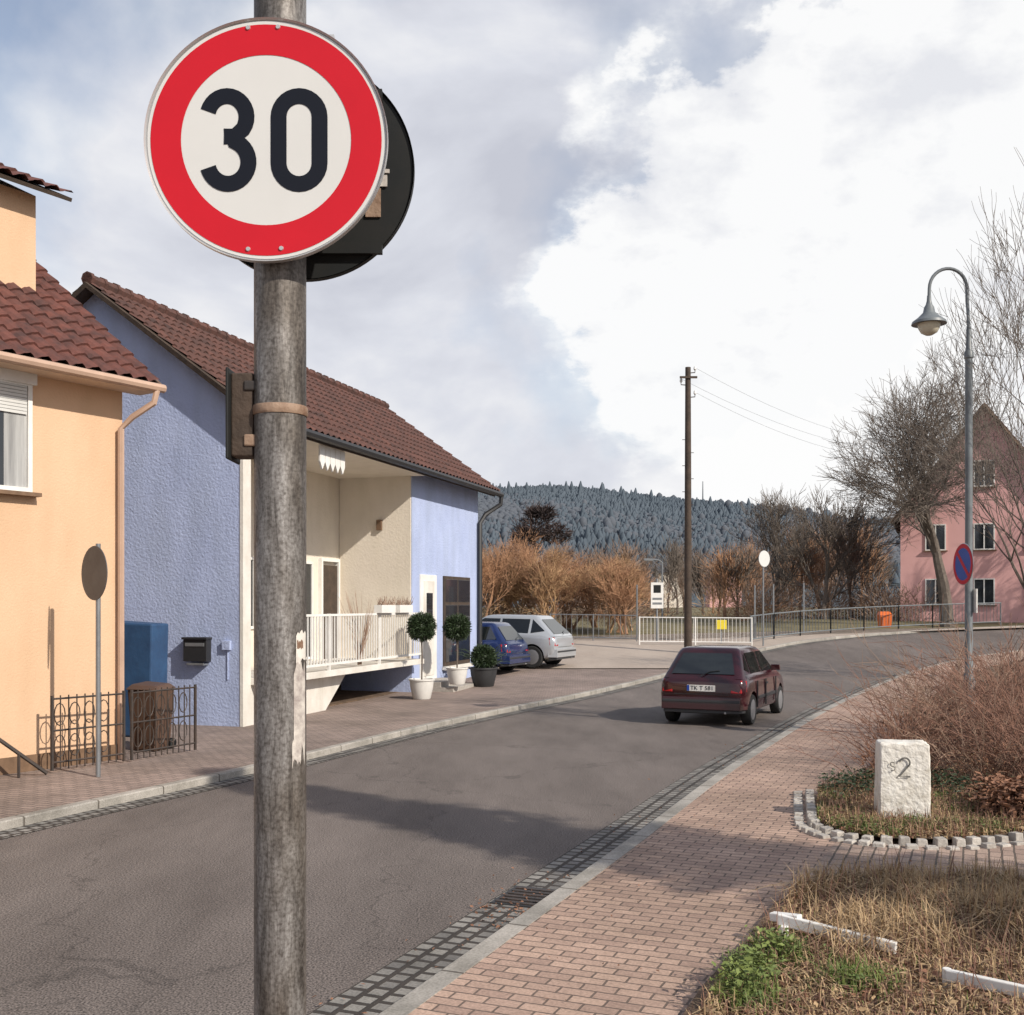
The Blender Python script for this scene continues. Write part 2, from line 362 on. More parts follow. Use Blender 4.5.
def setts(name, pts, n_rows=2):
    mb = MB(); C = catmull(pts, .05)
    for row in range(n_rows):
        CC = offs(C, -row*.125); d = .05*row
        for i in range(1, len(CC)-1):
            d += (CC[i]-CC[i-1]).length
            if d >= .122:
                d = 0; t = (CC[i+1]-CC[i-1]).normalized(); nn = Vector((t.y, -t.x, 0)); p = CC[i]
                w = .054+rng.uniform(-.007, .004); w2 = .054+rng.uniform(-.006, .003); z = .165-row*.035+rng.uniform(-.010, .010); r_ = rng.uniform(-.1, .1)
                t = Matrix.Rotation(r_, 3, 'Z') @ t; nn = Matrix.Rotation(r_, 3, 'Z') @ nn
                q = [p+t*a*w+nn*b*w2 for a, b in ((-1, -1), (1, -1), (1, 1), (-1, 1))]
                q2 = [p+t*a*w*.84+nn*b*w2*.84 for a, b in ((-1, -1), (1, -1), (1, 1), (-1, 1))]
                mb.hexa([(v.x, v.y, .06) for v in q]+[(v.x, v.y, z+rng.uniform(-.006, .006)) for v in q2], 'kerbstone2' if rng.random() < .65 else 'kerbstone')
    return mb.obj(name, bevel=.008)
setts('granite_edging', [(5.4, 10.05), (4.6, 9.85), (3.9, 9.60), (3.35, 9.66), (3.0, 9.88), (2.86, 10.35), (3.02, 11.1), (3.3, 12.2)])

# ------------------------------------------------------------------ roof tiles
def tiles(mb, P, u0, u1, t0, z0, t1, z1, mat, th=.09, wave=.24, row=.34):
    nc = max(8, int((u1-u0)/wave*6)); L = math.hypot(t1-t0, z1-z0); nr = max(2, int(L/row))
    tn = Vector((-(z1-z0), (t1-t0)))/L
    if tn.y < 0: tn = -tn
    vs = []; W = nc+1; rows = 0
    for r in range(nr):
        for q, lift in ((0, .035), (1, 0)):
            s = (r+q)/nr
            for c in range(W):
                u = u0+(u1-u0)*c/nc
                ph = (u-u0)/wave*2*math.pi
                dz = lift+.028*(math.sin(ph)+.35*math.sin(2*ph+.6))
                tt = t0+(t1-t0)*s+tn.x*dz; zz = z0+(z1-z0)*s+tn.y*dz
                vs.append(P(u, tt, zz))
            rows += 1
    fs = []
    for i in range(rows-1):
        for c in range(nc):
            fs.append((i*W+c, i*W+c+1, (i+1)*W+c+1, (i+1)*W+c))
    mb.add(vs, fs, mat)
    a = th
    mb.hexa([P(u0, t0-tn.x*a, z0-tn.y*a), P(u1, t0-tn.x*a, z0-tn.y*a), P(u1, t1-tn.x*a, z1-tn.y*a), P(u0, t1-tn.x*a, z1-tn.y*a),
             P(u0, t0-tn.x*.035, z0-tn.y*.035), P(u1, t0-tn.x*.035, z0-tn.y*.035), P(u1, t1-tn.x*.035, z1-tn.y*.035), P(u0, t1-tn.x*.035, z1-tn.y*.035)], 'wood_d')
def frame(O, d, b):
    O = Vector(O); d = Vector(d); b = Vector(b)
    def P(u, t, z): return (O.x+d.x*u+b.x*t, O.y+d.y*u+b.y*t, z)
    return P
def fbox(mb, P, u0, u1, t0, t1, z0, z1, mat):
    mb.hexa([P(u0, t0, z0), P(u1, t0, z0), P(u1, t1, z0), P(u0, t1, z0), P(u0, t0, z1), P(u1, t0, z1), P(u1, t1, z1), P(u0, t1, z1)], mat)
def fprism(mb, P, u0, u1, poly, mat):
    mb.prism([P(u0, t, z) for t, z in poly], [P(u1, t, z) for t, z in poly], mat)
def window(mb, P, u0, u1, z0, z1, t=0, fr='white', depth=.05, mull=1, sill=True, s=-1, curtain=False):
    f = .06
    fbox(mb, P, u0, u1, t+s*depth, t+.01, z0, z0+f, fr); fbox(mb, P, u0, u1, t+s*depth, t+.01, z1-f, z1, fr)
    fbox(mb, P, u0, u0+f, t+s*depth, t+.01, z0+f, z1-f, fr); fbox(mb, P, u1-f, u1, t+s*depth, t+.01, z0+f, z1-f, fr)
    for k in range(mull):
        c = u0+(u1-u0)*(k+1)/(mull+1); fbox(mb, P, c-.03, c+.03, t+s*depth*.9, t+.01, z0+f, z1-f, fr)
    fbox(mb, P, u0+f, u1-f, t+s*.02, t+.012, z0+f, z1-f, 'glass')
    if curtain: fbox(mb, P, u0+f, u0+(u1-u0)*.3, t+s*.024, t+s*.019, z0+f, z1-f, 'curtain')
    if sill: fbox(mb, P, u0-.08, u1+.08, t+s*(depth+.08), t+.005, z0-.05, z0-.002, 'wood_m')

# ------------------------------------------------------------------ blue house
bh = empty('blue_house')
P = frame((-4.65, 19.0), (.294, .956), (-.956, .294)); LN = 12.55
mb = MB()
G = [(0, 0), (6, 0), (6, 5.70), (3, 7.85), (0, 5.70)]
fprism(mb, P, 0, .24, G, 'blue')
fprism(mb, P, .24, 7.67, [(1.9, 0), (6, 0), (6, 5.70), (3, 7.85), (1.9, 7.06)], 'cream')
fprism(mb, P, 7.67, LN, G, 'blue')
fbox(mb, P, 7.63, 7.668, .02, 1.89, .92, 5.40, 'cream')
fbox(mb, P, -.012, .25, -.012, .05, 0, 5.4, 'whiter')
mb.obj('walls', bh)
mb = MB()
fbox(mb, P, .24, 7.66, -.32, 1.9, .80, .92, 'whiter')
fprism(mb, P, .25, 3.0, [(-.005, 0), (.25, 0), (.25, .8), (-.005, .8)], 'whiter')
mb.prism([P(3.0, -.006, 0), P(4.1, -.006, .8), P(3.0, -.006, .8)], [P(3.0, .25, 0), P(4.1, .25, .8), P(3.0, .25, .8)], 'whiter')
fbox(mb, P, .24, 7.66, -.40, 1.9, 5.28, 5.34, 'cream')
fbox(mb, P, -.1, LN+.2, -.44, -.41, 5.26, 5.40, 'wood_d')
fbox(mb, P, 6.6, 7.42, 1.84, 1.905, .92, 3.15, 'wood_d')
fbox(mb, P, 6.52, 6.60, 1.80, 1.905, .92, 3.23, 'white')
fbox(mb, P, 7.42, 7.50, 1.80, 1.905, .92, 3.23, 'white'); fbox(mb, P, 6.52, 7.5, 1.80, 1.905, 3.23, 3.31, 'white')
window(mb, P, 4.9, 6.2, .95, 3.2, 1.9, sill=False)
window(mb, P, 1.5, 3.6, 1.7, 3.2, 1.9, sill=False)
fbox(mb, P, 7.55, 7.63, .75, .88, 4.0, 4.25, 'wood_m')
for k in range(5):
    u = 2.2+k*.22
    mb.prism([P(u, -.36, 5.27), P(u+.2, -.36, 5.27), P(u+.2, -.36, 4.95), P(u+.1, -.36, 4.8), P(u, -.36, 4.95)], [P(u, -.32, 5.27), P(u+.2, -.32, 5.27), P(u+.2, -.32, 4.95), P(u+.1, -.32, 4.8), P(u, -.32, 4.95)], 'white')
fbox(mb, P, 8.15, 9.25, -.03, .01, .35, 2.95, 'white'); fbox(mb, P, 8.35, 9.05, -.045, .01, .45, 2.8, 'whiter')
fbox(mb, P, 8.5, 8.9, -.06, -.04, 1.5, 2.5, 'glass')
fbox(mb, P, 9.75, 11.75, -.05, .01, .62, 2.95, 'wood_d')
for a, b_ in ((9.83, 10.7), (10.8, 11.67)):
    fbox(mb, P, a, b_, -.062, .0, .72, 2.2, 'glass'); fbox(mb, P, a, b_, -.062, .0, 2.28, 2.87, 'glass')
fbox(mb, P, 9.7, 11.8, -.12, -.005, .52, .615, 'whiter')
for k in range(2): fbox(mb, P, 7.95-.0, 9.5, -.95+k*.32, -.01, .10+k*.13-.02, .22+k*.13, 'kerbstone')
mb.obj('facade_details', bh, bevel=.006)
mb = MB(); fbox(mb, P, 3.1, 7.66, 1.85, 1.895, .0, .8, 'wood_d'); fbox(mb, P, 3.5, 7.6, .3, 1.84, .02, .12, 'soil'); mb.obj('basement_recess', bh)
mb = MB()
tiles(mb, P, -.25, LN+.45, -.5, 5.42, 3, 7.98, 'tile'); tiles(mb, P, -.25, LN+.45, 6.5, 5.42, 3, 7.98, 'tile')
mb.tube([P(-.25, 3, 8.03), P(LN+.45, 3, 8.03)], .11, 'tile', 8)
for k in range(0, 36): mb.tube([P(-.25+k*.37, 3, 8.04), P(-.17+k*.37, 3, 8.04)], .125, 'tile', 8)
mb.obj('roof', bh, recalc=False)
mb = MB(); mb.tube([P(-.2, -.58, 5.34), P(LN+.4, -.58, 5.32)], .075, 'black', 8)
mb.tube([P(LN+.35, -.58, 5.30), P(LN+.35, -.56, 5.05), P(LN+.1, -.18, 4.75), P(LN-.08, -.09, 4.5), P(LN-.08, -.09, .1)], .065, 'black', 8)
mb.tube([P(-.25, -.5, 5.36), P(-.25, 3, 7.92), P(-.25, 6.5, 5.36)], .07, 'wood_d', 4)
mb.tube([P(LN+.45, -.5, 5.36), P(LN+.45, 3, 7.92), P(LN+.45, 6.5, 5.36)], .07, 'wood_d', 4)
mb.obj('gutter_and_verge', bh, smooth=True)
mb = MB()
for z in (1.02, 1.98): fbox(mb, P, .3, 7.62, -.30, -.26, z, z+.045, 'white')
u = .33
while u < 7.6: fbox(mb, P, u, u+.022, -.292, -.27, 1.06, 1.98, 'white'); u += .125
for u in (.3, 2.7, 5.1, 7.56): fbox(mb, P, u, u+.05, -.305, -.255, .9, 2.03, 'white')
mb.obj('balcony_railing', bh)
mb = MB()
for u in (4.95, 5.95):
    fbox(mb, P, u, u+.75, -.42, -.24, 2.03, 2.2, 'white')
    for k in range(60):
        a = u+rng.uniform(0, .75); q = Vector(P(a, rng.uniform(-.4, -.26), 2.2)); e = q+Vector((rng.uniform(-.1, .1), rng.uniform(-.1, .1), rng.uniform(.05, .22)))
        mb.tube([q, e], [.008, .003], 'twig_b', 3)
for k in range(30):
    q = Vector(P(4.3+rng.uniform(-.1, .1), -.2, .95)); e = q+Vector((rng.uniform(-.4, .4), rng.uniform(-.2, .2), rng.uniform(1.0, 1.6))); mb.tube([q, (q+e)/2+Vector((.03, 0, .1)), e], [.012, .008, .003], 'twig_b', 3)
mb.obj('balcony_planters', bh, recalc=False)
mb = MB()
def gbox(t0, t1, u0, u1, z0, z1, m): fbox(mb, P, u0, u1, t0, t1, z0, z1, m)
gbox(.62, 1.08, -.16, -.002, 1.22, 1.60, 'black'); gbox(.60, 1.10, -.19, -.002, 1.60, 1.64, 'black')
gbox(.66, 1.04, -.17, -.16, 1.48, 1.54, 'grey_m'); gbox(.68, 1.02, -.15, -.002, 1.15, 1.19, 'grey_m'); gbox(.22, .38, -.06, -.002, 1.42, 1.58, 'blue')
gbox(.28, .30, -.02, -.002, .9, 1.42, 'blue')
mb.obj('mailbox', bh, bevel=.01)

# ------------------------------------------------------------------ orange house
oh = empty('orange_house')
P2 = frame((-5.35, 15.1), (-.555, -.832), (-.832, .555))
mb = MB(); fprism(mb, P2, 0, 9.5, [(0, 0), (6.1, 0), (6.1, 5.42), (3.05, 7.68), (0, 5.42)], 'orange')
mb.obj('walls', oh)
mb = MB(); window(mb, P2, 1.38, 2.6, 3.62, 5.02, 0, depth=.06, curtain=True)
fbox(mb, P2, 1.34, 2.64, -.10, .0, 4.98, 5.14, 'white')
for k in range(9): fbox(mb, P2, 1.45, 2.53, -.05, -.03, 4.60+k*.042, 4.636+k*.042, 'shutter')
window(mb, P2, 4.4, 5.6, 3.62, 5.02, 0); window(mb, P2, 2.9, 4.0, 1.0, 2.4, 0); window(mb, P2, 5.4, 6.6, 1.0, 2.4, 0)
fbox(mb, P2, -.012, 9.5, -.03, -.001, 0, .30, 'wood_m')
mb.obj('windows', oh)
mb = MB(); tiles(mb, P2, -.30, 9.9, -.42, 5.24, 3.05, 7.84, 'tile_o'); tiles(mb, P2, -.30, 9.9, 6.52, 5.24, 3.05, 7.84, 'tile_o')
mb.tube([P2(-.30, 3.05, 7.9), P2(9.9, 3.05, 7.9)], .11, 'tile_o', 8)
mb.obj('roof', oh, recalc=False)
mb = MB(); fprism(mb, P2, .36, 4.4, [(1.45, 6.2), (4.6, 6.2), (4.6, 8.0), (1.45, 8.0)], 'orange')
mb.obj('dormer', oh)
mb = MB(); window(mb, P2, 1.6, 2.6, 6.95, 7.85, 1.45, sill=False); mb.obj('dormer_window', oh)
mb = MB(); tiles(mb, P2, .04, 4.8, 1.05, 8.02, 3.1, 8.95, 'tile_o'); tiles(mb, P2, .04, 4.8, 5.15, 8.02, 3.1, 8.95, 'tile_o'); fprism(mb, P2, .36, 4.4, [(1.45, 8.0), (4.6, 8.0), (3.1, 8.8)], 'orange')
mb.obj('dormer_roof', oh, recalc=False)
mb = MB(); mb.tube([P2(-.3, -.50, 5.16), P2(9.8, -.50, 5.18)], .06, 'copper', 8)
mb.tube([P2(-.18, -.50, 5.12), P2(-.15, -.48, 4.95), P2(.0, -.22, 4.76), P2(.08, -.08, 4.6), P2(.08, -.08, .1)], .045, 'copper', 8)
fbox(mb, P2, -.28, 9.8, -.40, -.0, 5.12, 5.16, 'orange_l')
mb.tube([P2(-.30, -.42, 5.18), P2(-.30, 3.05, 7.78), P2(-.30, 6.5, 5.18)], .06, 'wood_m', 4)
mb.obj('gutter', oh, smooth=True)

# handrail + bin + blue tarp + fence
mb = MB(); mb.tube([(-6.55, 12.9, 1.0), (-5.75, 13.6, .12)], .025, 'iron', 6); mb.tube([(-6.3, 13.1, .75), (-6.3, 13.1, .1)], .02, 'iron', 6); mb.tube([(-6.0, 13.38, .4), (-6.0, 13.38, .1)], .02, 'iron', 6); mb.obj('stair_handrail')
mb = MB(); mb.hexa([(-6.5, 17.6, .1), (-5.72, 17.4, .1), (-5.62, 17.9, .1), (-6.4, 18.1, .1), (-6.5, 17.55, 1.93), (-5.68, 17.35, 1.90), (-5.58, 17.9, 1.90), (-6.45, 18.15, 1.95)], 'bluebox'); mb.obj('blue_tarpaulin_stack', bevel=.03)
mb = MB(); mb.hexa([(-5.5, 15.9, .1), (-5.12, 15.75, .1), (-5.0, 16.1, .1), (-5.38, 16.25, .1), (-5.55, 15.85, .98), (-5.08, 15.7, .98), (-4.95, 16.15, .98), (-5.42, 16.3, .98)], 'binbrown')
mb.hexa([(-5.58, 15.82, .98), (-5.05, 15.66, .98), (-4.92, 16.18, .98), (-5.45, 16.35, .98), (-5.5, 15.9, 1.06), (-5.1, 15.78, 1.04), (-5.0, 16.1, 1.06), (-5.4, 16.26, 1.08)], 'binbrown'); mb.tube([(-5.45, 16.3, .18), (-4.95, 16.1, .18)], .08, 'tyre', 10); mb.obj('rubbish_bin', bevel=.03)
mb = MB()
def ironpanel(a, b):
    a = Vector((a[0], a[1], 0)); b = Vector((b[0], b[1], 0)); L = (b-a).length; d = (b-a)/L; z0 = .12
    for z in (.22, .62, 1.02): mb.tube([a+Vector((0, 0, z)), b+Vector((0, 0, z))], .013, 'iron', 5)
    n = int(L/.105)
    for i in range(n+1):
        p = a+d*(L*i/n); r = .022 if i in (0, n) else .009
        mb.tube([p+Vector((0, 0, z0)), p+Vector((0, 0, 1.06))], r, 'iron', 5)
    for i in range(int(L/.21)):
        c = a+d*(.105+.21*i)+Vector((0, 0, .42))
        mb.tube([c+d*.075*math.cos(t*math.pi/6)+Vector((0, 0, .14*math.sin(t*math.pi/6))) for t in range(13)], .008, 'iron', 4, cap=False)
        c += Vector((0, 0, .4))
        mb.tube([c+d*.075*math.cos(t*math.pi/6)+Vector((0, 0, .14*math.sin(t*math.pi/6))) for t in range(13)], .008, 'iron', 4, cap=False)
ironpanel((-5.77, 13.8), (-5.17, 14.65)); ironpanel((-5.10, 14.75), (-4.55, 15.8))
mb.obj('wrought_iron_fence')

# ------------------------------------------------------------------ round signs
def disc(mb, c, r0, r1, y, mat, seg=64, th=0):
    vs = []
    for k in range(seg):
        t = 2*math.pi*k/seg; vs.append((c[0]+r1*math.cos(t), y, c[1]+r1*math.sin(t)))
    if r0 == 0: mb.add(vs, [tuple(range(seg))], mat)
    else:
        for k in range(seg):
            t = 2*math.pi*k/seg; vs.append((c[0]+r0*math.cos(t), y, c[1]+r0*math.sin(t)))
        mb.add(vs, [(k, (k+1) % seg, seg+(k+1) % seg, seg+k) for k in range(seg)], mat)
def stroke(mb, pts, w, y, mat, closed=False):
    n = len(pts); vs = []
    for i, p in enumerate(pts):
        a = pts[(i-1) % n] if closed or i else pts[0]; b = pts[(i+1) % n] if closed or i < n-1 else pts[-1]
        dx, dz = b[0]-a[0], b[1]-a[1]; l = math.hypot(dx, dz) or 1; nx, nz = -dz/l*w/2, dx/l*w/2
        vs += [(p[0]+nx, y, p[1]+nz), (p[0]-nx, y, p[1]-nz)]
    m = n if closed else n-1
    mb.add(vs, [(2*i, 2*i+1, 2*((i+1) % n)+1, 2*((i+1) % n)) for i in range(m)], mat)
sp = empty('speed_limit_sign', (-.590, 2.80, 0))
mb = MB(); mb.lathe([(.0655, .0), (.0655, 4.2), (.0, 4.2)], 'pole', seg=48)
mb.obj('pole', sp, smooth=True)
mb = MB()
mb.lathe([(.068, 0), (.070, .004), (.070, .020), (.068, .024)], 'rust', c=(0, 0, 2.68), seg=40)
for z in (3.10, 3.58): mb.lathe([(.069, 0), (.071, .003), (.071, .028), (.069, .03)], 'signedge', c=(0, 0, z), seg=40)
for z in (3.10, 3.58): mb.box(-.17, .15, -.082, -.068, z, z+.03, 'signedge')
mb.obj('clamps', sp, smooth=True)
cx, cz = -.014, 3.342
mb = MB(); mb.lathe([(0, -.004), (.294, -.004), (.299, -.012), (.299, .006), (.294, .003), (0, .003)], 'signedge', c=(cx, -.092, cz), axis='y', seg=96)
mb.obj('sign_plate', sp, smooth=True)
mb = MB(); disc(mb, (cx, cz), 0, .292, -.0975, 'signwhite', 96); disc(mb, (cx, cz), .209, .284, -.0985, 'signred', 96)
k = 1/407.0
def arc(cx_, cz_, rx, rz, a0, a1, n=14): return [(cx_+rx*math.cos(math.radians(a0+(a1-a0)*i/n)), cz_+rz*math.sin(math.radians(a0+(a1-a0)*i/n))) for i in range(n+1)]
zero = arc(0, 23, 20.5, 21, 0, 180)+arc(0, -23, 20.5, 21, 180, 360)
three = arc(0, 23, 19.5, 21, 165, -35, 16)+[(8, 4), (-3, 3.5)]
three2 = [(-3, 3.5), (4, 3.3)]+arc(1.0, -22.0, 20.5, 21.8, 72, -165, 22)
def place(pts, ox): return [(cx+(ox+x)*k, cz+(z)*k) for x, z in pts]
stroke(mb, place(zero, 33), 16.0*k, -.0985, 'signblack', True)
stroke(mb, place(three, -39), 16.0*k, -.0985, 'signblack'); stroke(mb, place(three2, -39), 16.0*k, -.0989, 'signblack')
for x, z in ((-.045, .29), (.03, .292), (-.045, -.282), (.038, -.28)): mb.lathe([(0, -.003), (.005, -.003), (.006, 0)], 'signedge', c=(cx+x*.98, -.0985, cz+z*.95), axis='y', seg=12)
mb.obj('sign_face', sp, recalc=False)
mb = MB(); mb.lathe([(0, -.004), (.286, -.004), (.291, .010), (.291, -.012), (.286, .003), (0, .003)], 'signback', c=(.042, .10, 3.345), axis='y', seg=96)
mb.obj('rear_sign_plate', sp, smooth=True)
mb = MB(); mb.box(-.15, .25, .076, .092, 3.12, 3.15, 'signback'); mb.box(-.15, .25, .076, .092, 3.52, 3.55, 'signback')
mb.box(.205, .245, .090, .094, 3.22, 3.295, 'rust'); mb.box(.225, .262, .0895, .0935, 3.30, 3.33, 'sticker'); mb.box(.24, .268, .0885, .0925, 3.335, 3.345, 'sticker')
mb.box(-.02, .03, .07, .095, 3.05, 3.14, 'wood_m')
mb.obj('rear_brackets', sp)
mb = MB(); mb.box(-.118, -.062, -.03, .04, 2.575, 2.785, 'wood_d'); mb.box(-.126, -.118, -.055, .07, 2.565, 2.795, 'signback'); mb.box(-.085, -.055, -.035, .03, 2.60, 2.63, 'rust'); mb.box(-.085, -.055, -.035, .03, 2.74, 2.765, 'iron')
mb.obj('side_box', sp, bevel=.004)
mb = MB()
def patch(a0, a1, z0, z1, mat, r=.0665, jag=.0):
    n = 8; vs = []
    for i in range(n+1):
        a = math.radians(a0+(a1-a0)*i/n)
        vs.append((r*math.sin(a), -r*math.cos(a), z0+rng.uniform(-jag, jag)))
    for i in range(n+1):
        a = math.radians(a0+(a1-a0)*i/n)
        vs.append((r*math.sin(a), -r*math.cos(a), z1+rng.uniform(-jag, jag)))
    mb.add(vs, [(i, i+1, n+2+i, n+1+i) for i in range(n)], mat)
patch(42, 80, 1.82, 2.05, 'sticker', jag=.03); patch(48, 84, 2.06, 2.13, 'whiter', jag=.01); patch(38, 60, 1.80, 1.86, 'sticker', r=.0668, jag=.02)
patch(50, 70, 2.09, 2.11, 'rust', r=.0669, jag=.004)
mb.obj('sticker_remains', sp, recalc=False)

def roundsign(name, loc, zc, r, zrot, pole_top, face='back', pr=.03, polemat='grey_m'):
    e = empty(name, loc, zrot)
    mb = MB(); mb.lathe([(pr, 0), (pr, pole_top), (0, pole_top)], polemat, seg=14); mb.obj('pole', e, smooth=True)
    mb = MB(); mb.lathe([(0, -.004), (r, -.004), (r+.004, .004), (r, .006), (0, .006)], 'signgrey' if face == 'back' else 'signedge', c=(0, -pr-.02, zc), axis='y', seg=40)
    if face == 'white': disc(mb, (0, zc), 0, r*.98, -pr-.026, 'signwhite', 40)
    mb.box(-.1, .1, -pr-.014, -pr+.005, zc-.02, zc+.02, 'grey_m')
    mb.obj('sign_plate', e, recalc=False); return e
roundsign('round_traffic_sign', (-5.06, 13.45, .1), 2.49, .33, math.radians(-43), 2.85)
s2 = roundsign('round_traffic_sign', (9.25, 40.5, h(40.5)), 3.3, .30, math.radians(36), 3.5, 'white')

# ------------------------------------------------------------------ street lamp
sl = empty('street_lamp', (7.06, 17.0, .1))
mb = MB(); mb.lathe([(.10, 0), (.10, .9), (.085, 1.0), (.06, 1.05), (.055, 3.4), (.055, 5.9), (.07, 5.92), (.07, 6.0), (.045, 6.05), (.036, 6.4)], 'lampgreen', seg=16)
arcp = [(0, 0, 6.4), (-.02, 0, 6.75)]+[(-.32+.29*math.cos(a), 0, 6.99+.31*math.sin(a)) for a in [math.radians(x) for x in range(0, 181, 12)]]+[(-.615, 0, 6.85), (-.615, 0, 6.72)]
mb.tube(arcp, .026, 'lampgreen', 10)
mb.obj('post', sl, smooth=True)
mb = MB(); mb.lathe([(.0, .30), (.03, .30), (.035, .22), (.05, .16), (.075, .12), (.09, .04), (.17, -.04), (.25, -.10), (.262, -.14), (.25, -.14), (.0, -.10)], 'lampgreen', c=(-.615, 0, 6.58), seg=28); mb.obj('shade', sl, smooth=True)
mt['lampglass'] = M('opal_glass', (.62, .58, .46), .2)
mb = MB(); mb.lathe([(.17, -.13), (.165, -.19), (.12, -.27), (.05, -.31), (0, -.315)], 'lampglass', c=(-.615, 0, 6.58), seg=24); mb.obj('globe', sl, smooth=True)
ns = empty('no_parking_sign', (7.06, 17.0, .1), math.radians(-86))
mb = MB(); zc = 2.73
mb.lathe([(0, -.003), (.32, -.003), (.325, .003), (0, .004)], 'signedge', c=(0, -.09, zc), axis='y', seg=48)
disc(mb, (0, zc), 0, .315, -.095, 'signblue', 48); disc(mb, (0, zc), .25, .315, -.0965, 'signred', 48)
a = .19; w = .045; mb.add([(-a-w/2, -.0968, zc+a-w/2), (-a+w/2, -.0968, zc+a+w/2), (a+w/2, -.0968, zc-a+w/2), (a-w/2, -.0968, zc-a-w/2)], [(0, 1, 2, 3)], 'signred')
mb.box(-.12, .12, -.085, -.05, zc-.02, zc+.02, 'grey_m')
mb.obj('sign_plate', ns, recalc=False)
mb = MB(); mb.box(-.12, .12, .06, .08, 1.98, 2.35, 'white'); mb.box(-.02, .02, .0, .06, 2.2, 2.24, 'grey_m'); mb.obj('small_plate', ns)

# ------------------------------------------------------------------ milestone
ms = empty('milestone', (3.76, 10.60, .14), math.radians(-8))
bm = bmesh.new(); bmesh.ops.create_cube(bm, size=1)
bmesh.ops.subdivide_edges(bm, edges=bm.edges[:], cuts=9, use_grid_fill=True)
for v in bm.verts:
    tp = 1-.05*(v.co.z+.5)
    v.co = Vector((v.co.x*.48*tp, v.co.y*.30*tp, (v.co.z+.5)*.75))
    q = rng.uniform(-.006, .006)
    e = (abs(v.co.x) > .215 and abs(v.co.y) > .13) or (v.co.z > .74 and (abs(v.co.x) > .21 or abs(v.co.y) > .13))
    v.co *= (1-(rng.uniform(.0, .03) if e else 0)); v.co += Vector((q, rng.uniform(-.004, .004), rng.uniform(-.004, .004) if v.co.z > .1 else 0))
me = bpy.data.meshes.new('stone'); bm.to_mesh(me); bm.free(); me.materials.append(mt['stone'])
me.polygons.foreach_set('use_smooth', [True]*len(me.polygons)); me.set_sharp_from_angle(angle=math.radians(40))
o = bpy.data.objects.new('stone', me); COL.objects.link(o); o.parent = ms; o.modifiers.new('b', 'BEVEL').width = .01
mb = MB()
two = arc(0, .042, .047, .045, 170, -30, 14)+[(-.050, -.09), (.052, -.09)]
stroke(mb, [(x-.01+.0, z+.52) for x, z in two], .017, -.160, 'engrave')
s_ = arc(0, .02, .022, .02, 30, 250, 8)+arc(0, -.02, .022, .02, 70, -150, 8)
stroke(mb, [(x-.12, z+.525) for x, z in s_], .009, -.160, 'engrave')
mb.obj('inscription', ms, recalc=False)

# ------------------------------------------------------------------ trees
def rv(): return Vector((rng.uniform(-1, 1), rng.uniform(-1, 1), rng.uniform(-1, 1)))
def grow(mb, p, d, L, r, depth, mat, ang=.6, kids=(3, 4), rat=.68, up=.12, wig=.16, minr=.006, sides=None):
    n = 4 if depth > 1 else 3; pts = [p.copy()]; rad = [r]; q = p.copy(); dd = d.normalized()
    for i in range(n):
        dd = (dd+rv()*wig+Vector((0, 0, up))).normalized(); q = q+dd*(L/n); pts.append(q.copy()); rad.append(max(minr*.6, r*(1-.5*(i+1)/n)))
    sd = 8 if depth >= 5 else (5 if depth >= 3 else 3)
    mb.tube(pts, rad, mat, sd, cap=False)
    if depth <= 0: return
    for k in range(rng.randint(*kids)):
        t = rng.uniform(.35, 1.0); j = min(n-1, int(t*n)); base = pts[j].lerp(pts[j+1], t*n-j)
        ax = dd.cross(rv()).normalized(); a = rng.uniform(ang*.5, ang*1.25)
        nd = (Matrix.Rotation(a, 3, ax) @ dd)
        grow(mb, base, nd, L*rat*rng.uniform(.75, 1.15), max(minr, rad[j]*.62), depth-1, mat, ang, kids, rat, up, wig, minr)
    grow(mb, pts[-1], dd, L*rat, max(minr, rad[-1]*.9), depth-1, mat, ang, kids, rat, up, wig, minr)
mb = MB(); rng.seed(12)
grow(mb, Vector((20.5, 51.8, h(52)-.1)), Vector((-.04, 0, 1)), 4.2, .36, 6, 'bark', .80, (3, 4), .75, .03, .18, .011)
mb.obj('bare_tree', recalc=False, smooth=True)
mb = MB(); rng.seed(23)
grow(mb, Vector((8.55, 16.4, .1)), Vector((-.03, 0, 1)), 2.8, .085, 6, 'bark', .60, (2, 3), .75, .10, .17, .0042)
mb.obj('bare_tree', recalc=False, smooth=True)
mb = MB(); rng.seed(37)
grow(mb, Vector((13.9, 29.0, h(29))), Vector((-.03, 0, 1)), 2.9, .13, 5, 'bark', .60, (3, 3), .74, .08, .17, .007)
mb.obj('bare_tree', recalc=False, smooth=True)
mb = MB(); rng.seed(5)
for x, y, L in ((31.5, 50, 3.2), (15.8, 66, 2.6), (36, 54, 3.2), (17.0, 60, 2.4), (27.5, 50.5, 3.0)):
    grow(mb, Vector((x, y, h(y)-.1)), Vector((0, 0, 1)), L, .2, 5, 'bark', .65, (3, 4), .74, .08, .17, .014)
mb.obj('row_of_bare_trees', recalc=False)
